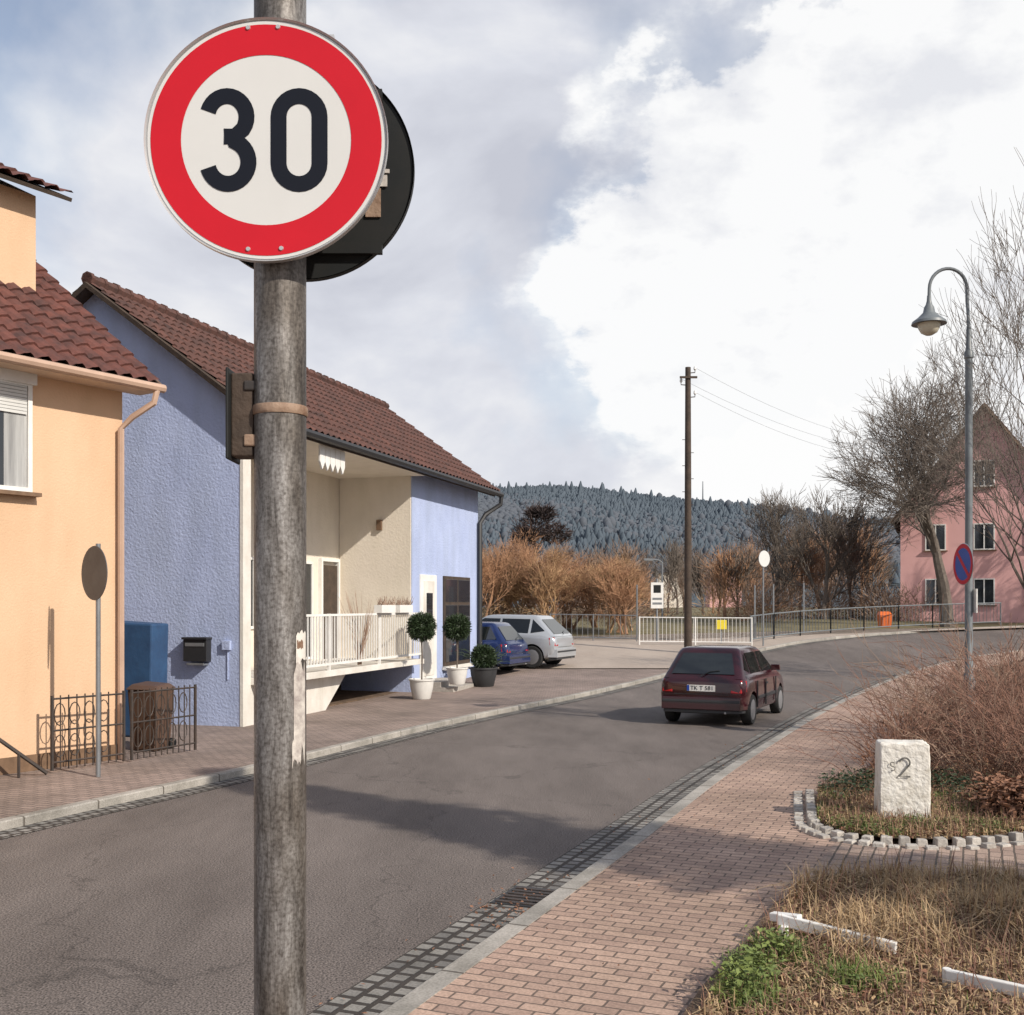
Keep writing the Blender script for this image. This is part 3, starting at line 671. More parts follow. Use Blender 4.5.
def twigcloud(mb, c, rx, ry, rz, n, ln, w, mat, upb=.6):
    vs = []; fs = []
    for i in range(n):
        while True:
            q = rv()
            if q.length <= 1: break
        q = q*(.55+.45*rng.random()) if rng.random() < .5 else q.normalized()*rng.uniform(.7, 1.02)
        p = Vector((c[0]+q.x*rx, c[1]+q.y*ry, c[2]+q.z*rz))
        d = (Vector((q.x, q.y, abs(q.z)*.5+upb))+rv()*.45).normalized()*ln*rng.uniform(.5, 1.2)
        s = d.cross(rv()).normalized()*w
        o = len(vs); vs += [p-s, p+s, p+d]; fs.append((o, o+1, o+2))
    mb.add(vs, fs, mat)
mb = MB(); rng.seed(31)
for i in range(30):
    y = rng.uniform(62, 115); x = (rng.uniform(590, 885)-512)/1100*y; ht = rng.uniform(3.4, 5.4)+ (y-62)*.03 + (1.2 if x/y > .26 else 0)
    m_ = rng.choice(['twig_b', 'twig_b', 'willow2', 'willow2', 'bark'])
    p = Vector((x, y, 1.4)); grow(mb, p, Vector((0, 0, 1)), ht*.36, .12, 4, m_, .5, (2, 4), .72, .15, .14, .03)
    twigcloud(mb, (x, y, 1.4+ht*.62), ht*.32, ht*.32, ht*.42, 600, ht*.16, .018, m_)
for i in range(46):
    y = rng.uniform(56, 75); x = rng.uniform(-12, 24)
    twigcloud(mb, (x, y, 2.0), 1.6, 1.2, 1.3, 450, .6, .018, rng.choice(['twig_b', 'willow2', 'willow', 'twig_b']), .4)
mb.obj('background_trees', recalc=False)
def shrub(mb, c, n, Hh, sp, mat, r0=.02, bend=.35, twigs=3, base=.4, zb=None):
    for i in range(n):
        a = rng.uniform(0, 2*math.pi); s = abs(rng.gauss(0, .5)); b0 = Vector((c[0]+base*math.cos(a)*rng.random(), c[1]+base*math.sin(a)*rng.random(), (h(c[1]) if zb is None else zb)))
        out = Vector((math.cos(a), math.sin(a), 0)); L = Hh*rng.uniform(.5, 1.05); d = (Vector((0, 0, 1))+out*sp*rng.uniform(.1, 1)).normalized()
        pts = [b0]; q = b0
        for k in range(4):
            d = (d+out*bend*.25+rv()*.18-Vector((0, 0, bend*.12*k))).normalized(); q = q+d*L/4; pts.append(q)
        mb.tube(pts, [r0, r0*.8, r0*.6, r0*.45, r0*.2], mat, 3, cap=False)
        for t in range(twigs):
            j = rng.randint(1, 3); p = pts[j].lerp(pts[j+1], rng.random()); e = p+(d+rv()*.9+Vector((0, 0, .2))).normalized()*L*rng.uniform(.10, .28)
            mb.tube([p, p.lerp(e, .5)+rv()*.03*L*.3, e], [r0*.45, r0*.35, r0*.15], mat, 3, cap=False)
mb = MB(); rng.seed(41)
for i in range(19):
    x = -3.6+i*.50+rng.uniform(-.35, .35); y = rng.uniform(46.5, 53); H_ = rng.uniform(3.3, 4.8)*(1-.30*max(0, (x-3.2)/3)); w = H_*rng.uniform(.26, .36)
    m_ = rng.choice(['willow', 'willow', 'willow2', 'willow2', 'twig_b'])
    z0_ = h(y)
    for k_ in range(3):
        grow(mb, Vector((x+rng.uniform(-.2, .2), y, z0_)), Vector((rng.uniform(-.5, .5), rng.uniform(-.3, .3), 1)), H_*.32, .07, 4, m_, .62, (3, 3), .74, .05, .2, .010)
    for k_ in range(7):
        a = rng.uniform(0, 6.28); rr = w*rng.uniform(.2, .75); zz = z0_+H_*rng.uniform(.38, .86); k2 = w*rng.uniform(.38, .6)*(1.15-.5*(zz-z0_)/H_)
        twigcloud(mb, (x+rr*math.cos(a), y+rr*math.sin(a), zz), k2, k2, k2*.9, 260, .30, .0075, m_, .25)
    twigcloud(mb, (x, y, z0_+.8), w*.9, w*.7, .8, 260, .4, .009, 'twig_b', .4)
mb.obj('bare_bushes', recalc=False)
mb = MB(); rng.seed(43); grow(mb, Vector((2.2, 82, 1.4)), Vector((0, 0, 1)), 3.4, .22, 4, 'twig_d', .6, (3, 4), .68, .1, .14, .03)
for q in ((2.0, 82, 8.0, 1.4), (1.0, 82, 7.3, 1.0), (3.3, 82, 7.4, 1.1), (2.4, 82, 9.0, .8), (1.6, 82, 9.0, .5)): twigcloud(mb, q[:3], q[3], q[3], q[3]*.7, 550, .5, .05, 'twig_d', .2)
mb.obj('dark_leaved_tree', recalc=False)
mb = MB(); rng.seed(51)
for (x, y, n, H_, r) in ((4.5, 13.0, 45, 1.2, .007), (5.3, 14.6, 70, 1.6, .008), (6.5, 15.6, 80, 2.1, .009), (5.5, 12.6, 60, 1.3, .007), (6.6, 13.8, 80, 2.1, .009), (7.6, 16.4, 80, 2.3, .010), (6.1, 12.2, 70, 1.8, .008), (8.6, 18.5, 70, 2.1, .011), (10, 21, 70, 2.0, .012), (6.7, 17.4, 60, 1.5, .009), (8.7, 20.5, 60, 1.5, .011), (6.4, 11.4, 50, 1.5, .008)):
    shrub(mb, (x, y), n, H_, 1.1, 'twig_r' if rng.random() < .8 else 'twig_b', r, .4, 5, .5, zb=.14)
    twigcloud(mb, (x, y, .14+H_*.36), H_*.44, H_*.40, H_*.32, int(n*8), .12, .004, 'twig_r', .3)
    twigcloud(mb, (x, y, .14+H_*.20), H_*.36, H_*.33, H_*.16, int(n*6), .09, .010, 'dead', .2)
mb.obj('bare_shrubs', recalc=False)
def blades(mb, region, n, hmin, hmax, mat, w=.006, lean=.5, z=.13):
    vs = []; fs = []
    for i in range(n):
        p = region()
        if p is None: continue
        b0 = Vector((p[0], p[1], z)); a = rng.uniform(0, 6.28); L = rng.uniform(hmin, hmax); o_ = Vector((math.cos(a), math.sin(a), 0)); s = Vector((-o_.y, o_.x, 0))*w
        ln = lean*rng.random(); m = b0+(o_*ln*.35+Vector((0, 0, 1)))*L*.5; t = b0+(o_*ln+Vector((0, 0, 1-ln*.45)))*L
        o = len(vs); vs += [b0-s, b0+s, m+s*.8, m-s*.8, t]; fs += [(o, o+1, o+2, o+3), (o+3, o+2, o+4)]
    mb.add(vs, fs, mat)
def leaves(mb, region, n, size, mat, z=.14, zr=.05):
    vs = []; fs = []
    for i in range(n):
        p = region()
        if p is None: continue
        c = Vector((p[0], p[1], z+rng.random()*zr)); a = rv().normalized(); b = a.cross(rv()).normalized(); s = size*rng.uniform(.5, 1.3)
        a.z *= .5; b.z *= .5
        o = len(vs); vs += [c-a*s, c-b*s*.5, c+a*s, c+b*s*.5+Vector((0, 0, s*.2))]; fs.append((o, o+1, o+2, o+3))
    mb.add(vs, fs, mat)
def inpoly(x, y, P_):
    r = False; n = len(P_)
    for i in range(n):
        x1, y1 = P_[i]; x2, y2 = P_[(i+1) % n]
        if (y1 > y) != (y2 > y) and x < (x2-x1)*(y-y1)/(y2-y1)+x1: r = not r
    return r
def reg(poly, x0, x1, y0, y1, clumps=None, s=.2):
    def f():
        for _ in range(20):
            if clumps: c = rng.choice(clumps); x = rng.gauss(c[0], s); y = rng.gauss(c[1], s)
            else: x = rng.uniform(x0, x1); y = rng.uniform(y0, y1)
            if inpoly(x, y, poly): return (x, y)
        return None
    return f
rng.seed(61)
b2 = [(.8, 5.2), (1.1, 5.95), (1.52, 6.8), (1.9, 7.6), (2.25, 8.0), (2.7, 8.18), (3.75, 8.0), (5.5, 7.6), (5.5, 3), (.3, 3)]
mb = MB()
gA = [(1.30, 6.05), (1.22, 5.7), (1.55, 6.4), (1.85, 5.95), (3.4, 7.85), (3.75, 7.75), (2.6, 7.0), (3.3, 6.3)]
blades(mb, reg(b2, .8, 5, 4.5, 8.1), 1200, .04, .12, 'green1', .004)
blades(mb, reg(b2, 0, 0, 0, 0, gA, .09), 2900, .05, .20, 'green1', .004, 1.1)
leaves(mb, reg(b2, 0, 0, 0, 0, gA, .10), 1200, .017, 'green2', .15, .10)
for c_ in ((1.30, 6.0), (1.52, 6.35), (1.2, 5.75)):
    leaves(mb, reg(b2, 0, 0, 0, 0, [c_], .07), 380, .024, 'green1', .15, .17)
mb.obj('grass', recalc=False)
mb = MB(); sc = [(rng.uniform(1.9, 3.6), rng.uniform(6.6, 7.9)) for _ in range(18)]
blades(mb, reg(b2, 0, 0, 0, 0, sc, .13), 9000, .08, .34, 'straw', .0045, 2.1)
blades(mb, reg(b2, 0, 0, 0, 0, sc, .2), 3000, .08, .28, 'twig_r', .003, 1.7)
blades(mb, reg(b2, .8, 5, 4.5, 8.1), 11000, .04, .16, 'straw', .0045, 2.2)
blades(mb, reg(b2, .8, 5, 4.5, 8.1), 4500, .05, .22, 'twig_r', .003, 1.6)
for i in range(200):
    p = reg(b2, 1.3, 4.2, 5.6, 8.1)()
    if p:
        q = Vector((p[0], p[1], .13)); d = Vector((rng.uniform(-.5, .5), rng.uniform(-.5, .5), 1)).normalized(); L = rng.uniform(.15, .42)
        mb.tube([q, q+d*L*.5+rv()*.02, q+d*L+rv()*.05], [.0035, .0025, .001], 'twig_r', 3, cap=False)
leaves(mb, reg(b2, .9, 5, 4.5, 8.1), 4500, .03, 'dead')
leaves(mb, reg(b2, .9, 5, 4.5, 8.1), 5500, .025, 'straw')
mb.obj('dry_grass', recalc=False)
mb = MB(); b1 = bed1
leaves(mb, reg(b1, 2.7, 9, 9.6, 18), 12000, .035, 'dead', .15, .04); leaves(mb, reg(b1, 2.7, 9, 9.6, 18), 8000, .03, 'straw', .15, .04)
leaves(mb, reg(b1, 2.7, 6, 9.6, 12.5), 3500, .03, 'straw', .15, .04)
leaves(mb, reg(b1, 0, 0, 0, 0, [(4.75, 10.5), (4.95, 10.7), (5.1, 10.4), (4.85, 10.9)], .14), 4200, .045, 'dead', .15, .34)
blades(mb, reg(b1, 2.7, 6, 9.6, 13), 5000, .04, .18, 'straw', .004, 1.6, .15)
blades(mb, reg(b1, 2.7, 6, 9.6, 13), 4000, .05, .28, 'twig_r', .003, 1.4, .15)
mb.obj('fallen_leaves', recalc=False)
mb = MB(); gc1 = [(3.1, 10.2), (3.3, 9.95), (4.3, 10.1), (3.2, 10.9), (4.4, 10.9), (4.5, 11.6), (3.4, 11.7), (3.75, 10.2)]
blades(mb, reg(b1, 0, 0, 0, 0, gc1, .16), 2600, .03, .12, 'green1', .005, .9, .15); leaves(mb, reg(b1, 0, 0, 0, 0, gc1, .18), 1800, .02, 'green2', .15, .08)
leaves(mb, reg(b1, 0, 0, 0, 0, [(3.9, 12.2), (3.6, 11.8), (4.6, 12.4), (4.8, 11.8)], .22), 2400, .03, 'leaf', .16, .2)
mb.obj('ground_cover_plants', recalc=False)
mb = MB()
def gl():
    i = rng.randint(30, 75); p = Rk[i]; t = (Rk[i+1]-Rk[i-1]).normalized(); d = -abs(rng.gauss(0, .22)); return (p.x+t.y*d+rng.uniform(-.3, .3), p.y-t.x*d+rng.uniform(-.3, .3))
leaves(mb, gl, 260, .018, 'dead', .015, .01); leaves(mb, lambda: (rng.gauss(.1, .2), rng.gauss(7.7, .45)), 420, .018, 'dead', .015, .012)
def gs():
    i = rng.randint(28, 70); p = Rk[i]; t = (Rk[i+1]-Rk[i-1]).normalized(); d = .25+abs(rng.gauss(0, .9)); return (p.x+t.y*d, p.y-t.x*d)
leaves(mb, gs, 260, .014, 'dead', .108, .006)
mb.obj('leaf_litter', recalc=False)

mb = MB()
mb.tube([(1.67, 6.75, .08), (1.665, 6.74, .24)], .032, 'white', 8)
def plank(a, b, w, t, mat):
    a = Vector(a); b = Vector(b); d = (b-a).normalized(); s = d.cross(Vector((0, 0, 1))).normalized()*t; u_ = s.cross(d).normalized()*w
    mb.hexa([a-s-u_, a+s-u_, b+s-u_, b-s-u_, a-s+u_, a+s+u_, b+s+u_, b-s+u_], mat)
plank((1.64, 6.78, .265), (2.23, 6.38, .21), .034, .02, 'white')
plank((1.76, 6.72, .28), (1.62, 6.86, .26), .026, .03, 'white')
plank((2.35, 5.95, .20), (2.75, 5.6, .20), .032, .02, 'white'); mb.tube([(2.36, 5.97, .1), (2.36, 5.97, .23)], .026, 'white', 8)
mb.obj('broken_border_fence', bevel=.006)

# ------------------------------------------------------------------ topiary
def topiary(name, loc, stem, rb, potr, poth, dark=False):
    e = empty(name, loc)
    mb = MB(); mb.lathe([(potr*.7, 0), (potr*.75, .02), (potr*.95, poth*.6), (potr, poth*.9), (potr*1.08, poth*.92), (potr*1.08, poth), (potr*.95, poth), (potr*.9, poth*.9), (0, poth*.9)], 'plastic' if dark else 'pot', seg=24); mb.obj('pot', e, smooth=True)
    mb = MB(); mb.tube([(0, 0, poth*.85), (.01, 0, poth+stem*.5), (0, 0, poth+stem)], .018, 'bark', 6)
    vs = []; fs = []; n = 3000; c = Vector((0, 0, poth+stem+rb*.7))
    for i in range(n):
        q = rv().normalized(); q = q*rb*rng.uniform(.65, 1.08); p = c+q; a = (q.normalized()+rv()*.8).normalized()*.07; b = a.cross(rv()).normalized()*.016
        o = len(vs); vs += [p-b, p+b, p+a]; fs.append((o, o+1, o+2))
    mb.add(vs, fs, 'leaf'); mb.lathe([(0, -rb*.7), (rb*.5, -rb*.5), (rb*.7, 0), (rb*.5, rb*.5), (0, rb*.7)], 'leaf', c=tuple(c), seg=12)
    mb.obj('plant', e, recalc=False)
topiary('potted_topiary', (-2.02, 24.6, .1), .95, .30, .27, .45)
topiary('potted_topiary', (-1.32, 26.4, .3), .75, .30, .25, .4)
topiary('potted_plant', (-.72, 27.9, .12), .05, .3, .34, .5, True)
mb = MB(); shrub(mb, (-.72, 27.9), 50, .9, 1.2, 'leaf', .012, .8, 2, .15, zb=.6); o = mb.obj('arching_plant', recalc=False)

# ------------------------------------------------------------------ utility pole, wires, fences
zb = h(38)
up_ = empty('utility_pole', (6.08, 38, zb))
mb = MB(); mb.lathe([(.14, -.1), (.13, 2), (.11, 7), (.095, 9.95), (0, 9.97)], 'wood_d', seg=14)
for k in range(3):
    z = 9.75-k*.42; s = 1 if k % 2 == 0 else -1
    mb.tube([(0, 0, z), (s*.24, 0, z+.02), (s*.24, 0, z+.12)], .018, 'iron', 6); mb.lathe([(.03, 0), (.05, .03), (.045, .09), (.03, .13), (0, .14)], 'white', c=(s*.24, 0, z+.1), seg=10)
mb.box(-.3, .3, -.14, -.08, 9.55, 9.62, 'wood_d')
for k in range(12): mb.tube([(-.2, 0, 2.5+k*.45), (.0, 0, 2.5+k*.45)] if k % 2 else [(0, 0, 2.5+k*.45), (.2, 0, 2.5+k*.45)], .012, 'iron', 5)
mb.obj('mast', up_, smooth=True)
mb = MB()
for a, b in (((6.3, 38, zb+9.95), (21.5, 58, 10.7)), ((5.85, 38, zb+9.55), (21.3, 58, 10.3)), ((6.3, 38, zb+9.1), (21.1, 58, 9.9))):
    a = Vector(a); b = Vector(b); mb.tube([a.lerp(b, t/16)-Vector((0, 0, 1.1*4*(t/16)*(1-t/16)*.6)) for t in range(17)], .005, 'grey_m', 4)
mb.obj('power_lines')
def railing(name, pts, H_, mat, sp=.13, rb=.012, rr=.022, post=2.0, bars=True, mids=()):
    mb = MB(); pts = [Vector((p[0], p[1], 0)) for p in pts]
    def g(p, z): return Vector((p.x, p.y, h(p.y)+.09+z))
    for i in range(len(pts)-1):
        a, b = pts[i], pts[i+1]; L = (b-a).length
        for z in (H_,)+tuple(mids)+((.12,) if bars else ()): mb.tube([g(a, z), g(b, z)], rr, mat, 6)
        n = max(1, round(L/post))
        for k in range(n+1): p = a.lerp(b, k/n); mb.tube([g(p, -.1), g(p, H_+.03)], rr*1.2, mat, 6)
        if bars:
            n = int(L/sp)
            for k in range(n): p = a.lerp(b, k/n); mb.tube([g(p, .12), g(p, H_)], rb, mat, 4, cap=False)
    return mb.obj(name)
railing('white_railing', [(4.75, 41), (8.85, 40.6)], 1.02, 'white', .14, .009, .022)
railing('metal_fence', [(1.5, 43), (4.8, 42.3)], 1.0, 'grey_m', .2, .01, .02)
fl = [p for p in offs(Lk_, -1.3) if 41.5 < p.y < 51.5][::4]
railing('metal_fence', [(p.x, p.y) for p in fl], 1.0, 'lampgreen', .2, .012, .028, 2.0, True)
ib = empty('information_board', (5.6, 42.5, h(42.5)))
mb = MB(); mb.tube([(0, 0, 0), (0, 0, 2.5)], .04, 'grey_m', 8); mb.box(-.24, .24, -.08, -.04, 1.35, 2.35, 'white'); mb.box(-.14, .14, -.087, -.082, 1.95, 2.25, 'signback'); mb.box(-.18, .18, -.087, -.082, 1.5, 1.58, 'grey_m'); mb.box(-.18, .18, -.087, -.082, 1.68, 1.76, 'grey_m'); mb.obj('board', ib)
mb = MB(); mb.tube([(7.9, 41.5, h(41)), (7.9, 41.5, h(41)+.75)], .03, 'grey_m', 6); mb.box(7.7, 8.08, 41.4, 41.6, h(41)+.65, h(41)+1.0, 'yellow'); mb.obj('yellow_box', bevel=.02)
mb = MB(); mb.tube([(8.2, 60, 1.4), (8.2, 60, 4.5), (8.0, 60, 4.65), (7.5, 60, 4.7)], .05, 'grey_m', 6); mb.box(7.2, 7.7, 59.9, 60.1, 4.62, 4.74, 'grey_m'); mb.obj('street_lamp')
gx, gy = 16.7, 49.3; gz = h(gy)+.08
mb = MB(); mb.hexa([(gx-.22, gy-.2, gz), (gx+.22, gy-.2, gz), (gx+.22, gy+.2, gz), (gx-.22, gy+.2, gz), (gx-.28, gy-.25, gz+.55), (gx+.28, gy-.25, gz+.55), (gx+.28, gy+.25, gz+.55), (gx-.28, gy+.25, gz+.55)], 'orange_p')
mb.hexa([(gx-.3, gy-.27, gz+.55), (gx+.3, gy-.27, gz+.55), (gx+.3, gy+.27, gz+.55), (gx-.3, gy+.27, gz+.55), (gx-.22, gy-.05, gz+.72), (gx+.22, gy-.05, gz+.72), (gx+.22, gy+.2, gz+.72), (gx-.22, gy+.2, gz+.72)], 'orange_p'); mb.obj('grit_bin', bevel=.02)
mb = MB()
for x, y in ((9.6, 43.5), (10.6, 44.6), (5.0, 44), (12.2, 46)): mb.tube([(x, y, h(y)), (x, y, h(y)+2.2)], .035, 'grey_m', 6)
mb.obj('row_of_posts')

# ------------------------------------------------------------------ pink house
ph = empty('pink_house'); dF = Vector((.936, -.352)); dB = Vector((.352, .936)); O3 = (20.2, 57.2)
P3 = frame(O3, dF, dB); P3r = frame(O3, dB, dF); mb = MB()
mb.prism([P3(0, 0, .8), P3(8.0, 0, .8), P3(8.0, 0, 7.0), P3(4.0, 0, 12.2), P3(0, 0, 7.0)], [P3(0, 11, .8), P3(8.0, 11, .8), P3(8.0, 11, 7.0), P3(4.0, 11, 12.2), P3(0, 11, 7.0)], 'pink'); mb.obj('walls', ph)
mb = MB(); tiles(mb, P3r, -.35, 11.3, -.4, 6.6, 4.0, 12.4, 'tile_o', wave=.3); tiles(mb, P3r, -.35, 11.3, 8.4, 6.6, 4.0, 12.4, 'tile_o', wave=.3)
mb.tube([P3(-.45, -.4, 6.45), P3(4.0, -.4, 12.3), P3(8.45, -.4, 6.45)], .1, 'wood_m', 4); mb.obj('roof', ph, recalc=False)
mb = MB()
for u, z in ((1.2, 2.2), (3.5, 2.2), (5.9, 2.2), (1.2, 5.0), (3.5, 5.0), (5.9, 5.0), (3.5, 8.2)): window(mb, P3, u, u+1.0, z, z+1.35, 0, depth=.06)
mb.obj('windows', ph)
mb = MB(); fprism(mb, P3, 8.0, 15, [(1, .8), (9, .8), (9, 5.0), (5, 8.0), (1, 5.0)], 'pink'); tiles(mb, P3, 7.9, 15.3, .5, 4.9, 5, 8.2, 'tile_o', wave=.3); tiles(mb, P3, 7.9, 15.3, 9.5, 4.9, 5, 8.2, 'tile_o', wave=.3); mb.obj('annex', ph, recalc=False)

# ------------------------------------------------------------------ conifer added outside the view to cast a shadow on path and road
mb = MB(); rng.seed(91); cx0, cy0, CH = 7.3, 4.4, 10.5
mb.lathe([(.17, 0), (.12, 4), (.02, CH)], 'bark', c=(cx0, cy0, .1), seg=10)
z = 1.6
while z < CH:
    R_ = 1.7*(1-(z-1.6)/(CH-1.4))+.1
    for k in range(10):
        a = rng.uniform(0, 6.28); q = Vector((cx0, cy0, z)); d = Vector((math.cos(a), math.sin(a), -.15)); e = q+d*R_*rng.uniform(.75, 1.1); mb.tube([q, q.lerp(e, .5)+Vector((0, 0, .05)), e], [.03, .02, .006], 'bark', 4, cap=False)
        vs = []; fs = []
        for j in range(60):
            t = rng.uniform(.15, 1); p = q.lerp(e, t)+rv()*.13; dd = (d+rv()*.9).normalized()*.17; s = dd.cross(rv()).normalized()*.03; o = len(vs); vs += [p-s, p+s, p+dd]; fs.append((o, o+1, o+2))
        mb.add(vs, fs, 'leaf')
    z += .27
mb.obj('added_shadow_conifer', recalc=False)

# ------------------------------------------------------------------ hills and forest
def ridge(x, y):
    t = min(1, max(0, (y-330)/570.0)); s = t*t*(3-2*t)
    prof = 97-.078*(x+20)*(1 if x > -20 else .2)+2.5*math.sin(x/60+1)+1.5*math.sin(x/23)
    dec = 1 if y < 930 else max(0, 1-(y-930)/400)
    return 1.3+(prof-9)*s*dec+ (2.5*math.sin(x/45+y/70))*s
mb = MB(); nx, ny = 90, 40; vs = []
for j in range(ny+1):
    for i in range(nx+1):
        x = -700+1700*i/nx; y = 300+1000*j/ny; vs.append((x, y, ridge(x, y)-.4 if y > 320 else .5))
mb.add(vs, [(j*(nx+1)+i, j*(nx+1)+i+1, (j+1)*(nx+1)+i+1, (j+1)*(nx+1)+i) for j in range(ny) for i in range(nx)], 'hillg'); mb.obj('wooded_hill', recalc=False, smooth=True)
mb = MB(); rng.seed(71); vs = []; fs = []; vs2 = []; fs2 = []
for i in range(30000):
    y = 430+500*math.sqrt(rng.random()); x = rng.uniform(-.10, .52)*y
    z = ridge(x, y); con = (math.sin(x/50)+math.sin(y/38+x/90)+rng.uniform(-1.1, 1.1)) > .1
    Hh = rng.uniform(4.0, 7.5) if con else rng.uniform(4.0, 6); w = Hh*(.38 if con else .55)
    if rng.random() < .015: Hh *= 1.6
    V, F = (vs, fs) if con else (vs2, fs2); o = len(V)
    rings = ((.12, 1.0), (.55, .72), (1.0, .12)) if con else ((.1, .6), (.5, 1.0), (.85, .7), (1.0, .15))
    for (zz, rr) in rings:
        ph_ = rng.random()
        for k in range(5):
            a = k*1.2566+ph_; V.append((x+w*rr*math.cos(a)*rng.uniform(.8, 1.2), y+w*rr*math.sin(a), z+Hh*zz))
    for q in range(len(rings)-1):
        for k in range(5): F.append((o+q*5+k, o+q*5+(k+1) % 5, o+(q+1)*5+(k+1) % 5, o+(q+1)*5+k))
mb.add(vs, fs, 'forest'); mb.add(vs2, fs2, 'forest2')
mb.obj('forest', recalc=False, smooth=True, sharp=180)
mb = MB(); mb.tube([(157, 905, 80), (157, 905, 104)], [.7, .3], 'lampgreen', 4); mb.obj('radio_mast')
for i, (x, y, w) in enumerate(((44, 330, 9), (62, 345, 10))):
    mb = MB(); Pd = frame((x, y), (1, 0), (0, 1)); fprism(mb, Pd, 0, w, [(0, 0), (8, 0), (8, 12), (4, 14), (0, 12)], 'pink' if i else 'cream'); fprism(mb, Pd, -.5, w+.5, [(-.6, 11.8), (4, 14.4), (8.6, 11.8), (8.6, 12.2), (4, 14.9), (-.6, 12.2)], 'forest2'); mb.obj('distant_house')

# ------------------------------------------------------------------ cars
def car(name, loc, head, L, W, Hc, paint, plate=None, wb=(.165, .81), wr=.28, dark_bumper=False, slope=(.02, .115), nose=.76, roof_f=.56, doors5=False):
    e = empty(name, (loc[0], loc[1], h(loc[1])+(loc[2] if len(loc) > 2 else 0)), math.atan2(head[1], head[0]))
    sl_ = (h(loc[1]+head[1]*2)-h(loc[1]))/2; e.rotation_euler = (0, -math.atan(sl_), math.atan2(head[1], head[0]))
    s = Hc/1.4; hw = W/2
    st = [(0, .40, .76, .86), (.008, .33, .83, .93), (.03, .26, .885, .97), (.10, .22, .92, .99), (.25, .2, .935, 1), (.5, .2, .93, 1), (.68, .2, .92, .995), (.78, .2, .885, .985), (.88, .22, .82, .965), (.95, .26, .745, .93), (.985, .32, .66, .86), (1.0, .40, .56, .74)]
    vs = []; K = None
    for (x, zb_, zt, f) in st:
        zb_ *= s; zt *= s; x *= L; w = hw*f
        half = [(.80*w, zb_), (.95*w, zb_+.05), (.99*w, zb_+.14), (1.0*w, (zb_+zt)/2), (.99*w, zt-.16), (.965*w, zt-.07), (.91*w, zt-.015), (.78*w, zt+.008), (.4*w, zt+.02), (0, zt+.025)]
        loop = half+[(-a, b) for a, b in half[-2::-1]]
        K = len(loop); vs += [(x, a, b) for a, b in loop]
    fs = []
    for i in range(len(st)-1):
        for k in range(K): fs.append((i*K+k, i*K+(k+1) % K, (i+1)*K+(k+1) % K, (i+1)*K+k))
    fs.append(tuple(range(K))); fs.append(tuple((len(st)-1)*K+k for k in range(K)))
    mb = MB(); mb.add(vs, fs, paint); body = mb.obj('body', e)
    cuts = []
    for fx in wb:
        mc = MB(); mc.lathe([(wr+.05, -W), (wr+.05, W)], 'plastic', c=(fx*L, 0, wr+.01), axis='y', seg=32)
        c = mc.obj('cut'); cuts.append(c)
        md = body.modifiers.new('w', 'BOOLEAN'); md.operation = 'DIFFERENCE'; md.object = c; md.solver = 'EXACT'
    par = body.parent; body.parent = None; bpy.context.view_layer.update()
    dg = bpy.context.evaluated_depsgraph_get(); me = bpy.data.meshes.new_from_object(body.evaluated_get(dg)); body.modifiers.clear(); body.data = me
    me.polygons.foreach_set('use_smooth', [True]*len(me.polygons)); me.set_sharp_from_angle(angle=math.radians(38))
    body.parent = par
    for c in cuts: bpy.data.objects.remove(c)
    mb = MB()
    for fx in wb: mb.box(fx*L-wr-.06, fx*L+wr+.06, -hw+.26, hw-.26, .2, .72*s, 'plastic')
    mb.box(.12*L, .9*L, -hw*.78, hw*.78, .19, .3, 'plastic'); mb.obj('underbody', e)
    z0 = .88*s; z1 = Hc-.085; r0, r1 = slope[0]*L, slope[1]*L; f0, f1 = nose*L, roof_f*L; w0, w1 = hw*.90, hw*.715
    def lerp(a, b, z): return a+(b-a)*(z-z0)/(z1-z0)
    def loop(z, xr, xf, w, c=.07):
        return [(xr, -(w-c*1.6), z), (xr+c*.3, -(w-c*.5), z), (xr+c*1.3, -w, z), (xf-c*1.6, -w, z), (xf-c*.3, -(w-c*.7), z), (xf, -(w-c*2.2), z),
                (xf+.03, 0, z), (xf, (w-c*2.2), z), (xf-c*.3, (w-c*.7), z), (xf-c*1.6, w, z), (xr+c*1.3, w, z), (xr+c*.3, (w-c*.5), z), (xr, (w-c*1.6), z), (xr-.01, 0, z)]
    loops = [loop(z0-.03, lerp(r0, r1, z0-.03), lerp(f0, f1, z0-.03), lerp(w0, w1, z0-.03)), loop(z1, r1, f1, w1), loop(z1+.05, r1+.05, f1-.09, w1-.035), loop(z1+.078, r1+.14, f1-.22, w1-.11), loop(z1+.09, r1+.35, f1-.5, w1-.3)]
    vs = [p for l in loops for p in l]; n = 14; fs = []
    for i in range(len(loops)-1):
        for k in range(n): fs.append((i*n+k, i*n+(k+1) % n, (i+1)*n+(k+1) % n, (i+1)*n+k))
    fs.append(tuple((len(loops)-1)*n+k for k in range(n)))
    mb = MB(); mb.add(vs, fs, paint); mb.obj('cabin', e, smooth=True, sharp=50)
    mb = MB(); g = .008
    def sidepoly(pts, sgn):
        mb.add([(x, sgn*(lerp(w0, w1, z)+g), z) for x, z in pts], [tuple(range(len(pts)))], 'glass_c')
    zb_, zt = z0+.03, z1-.025
    xr = lambda z: lerp(r0, r1, z); xf = lambda z: lerp(f0, f1, z)
    bpx = (.40*L) if not doors5 else .42*L
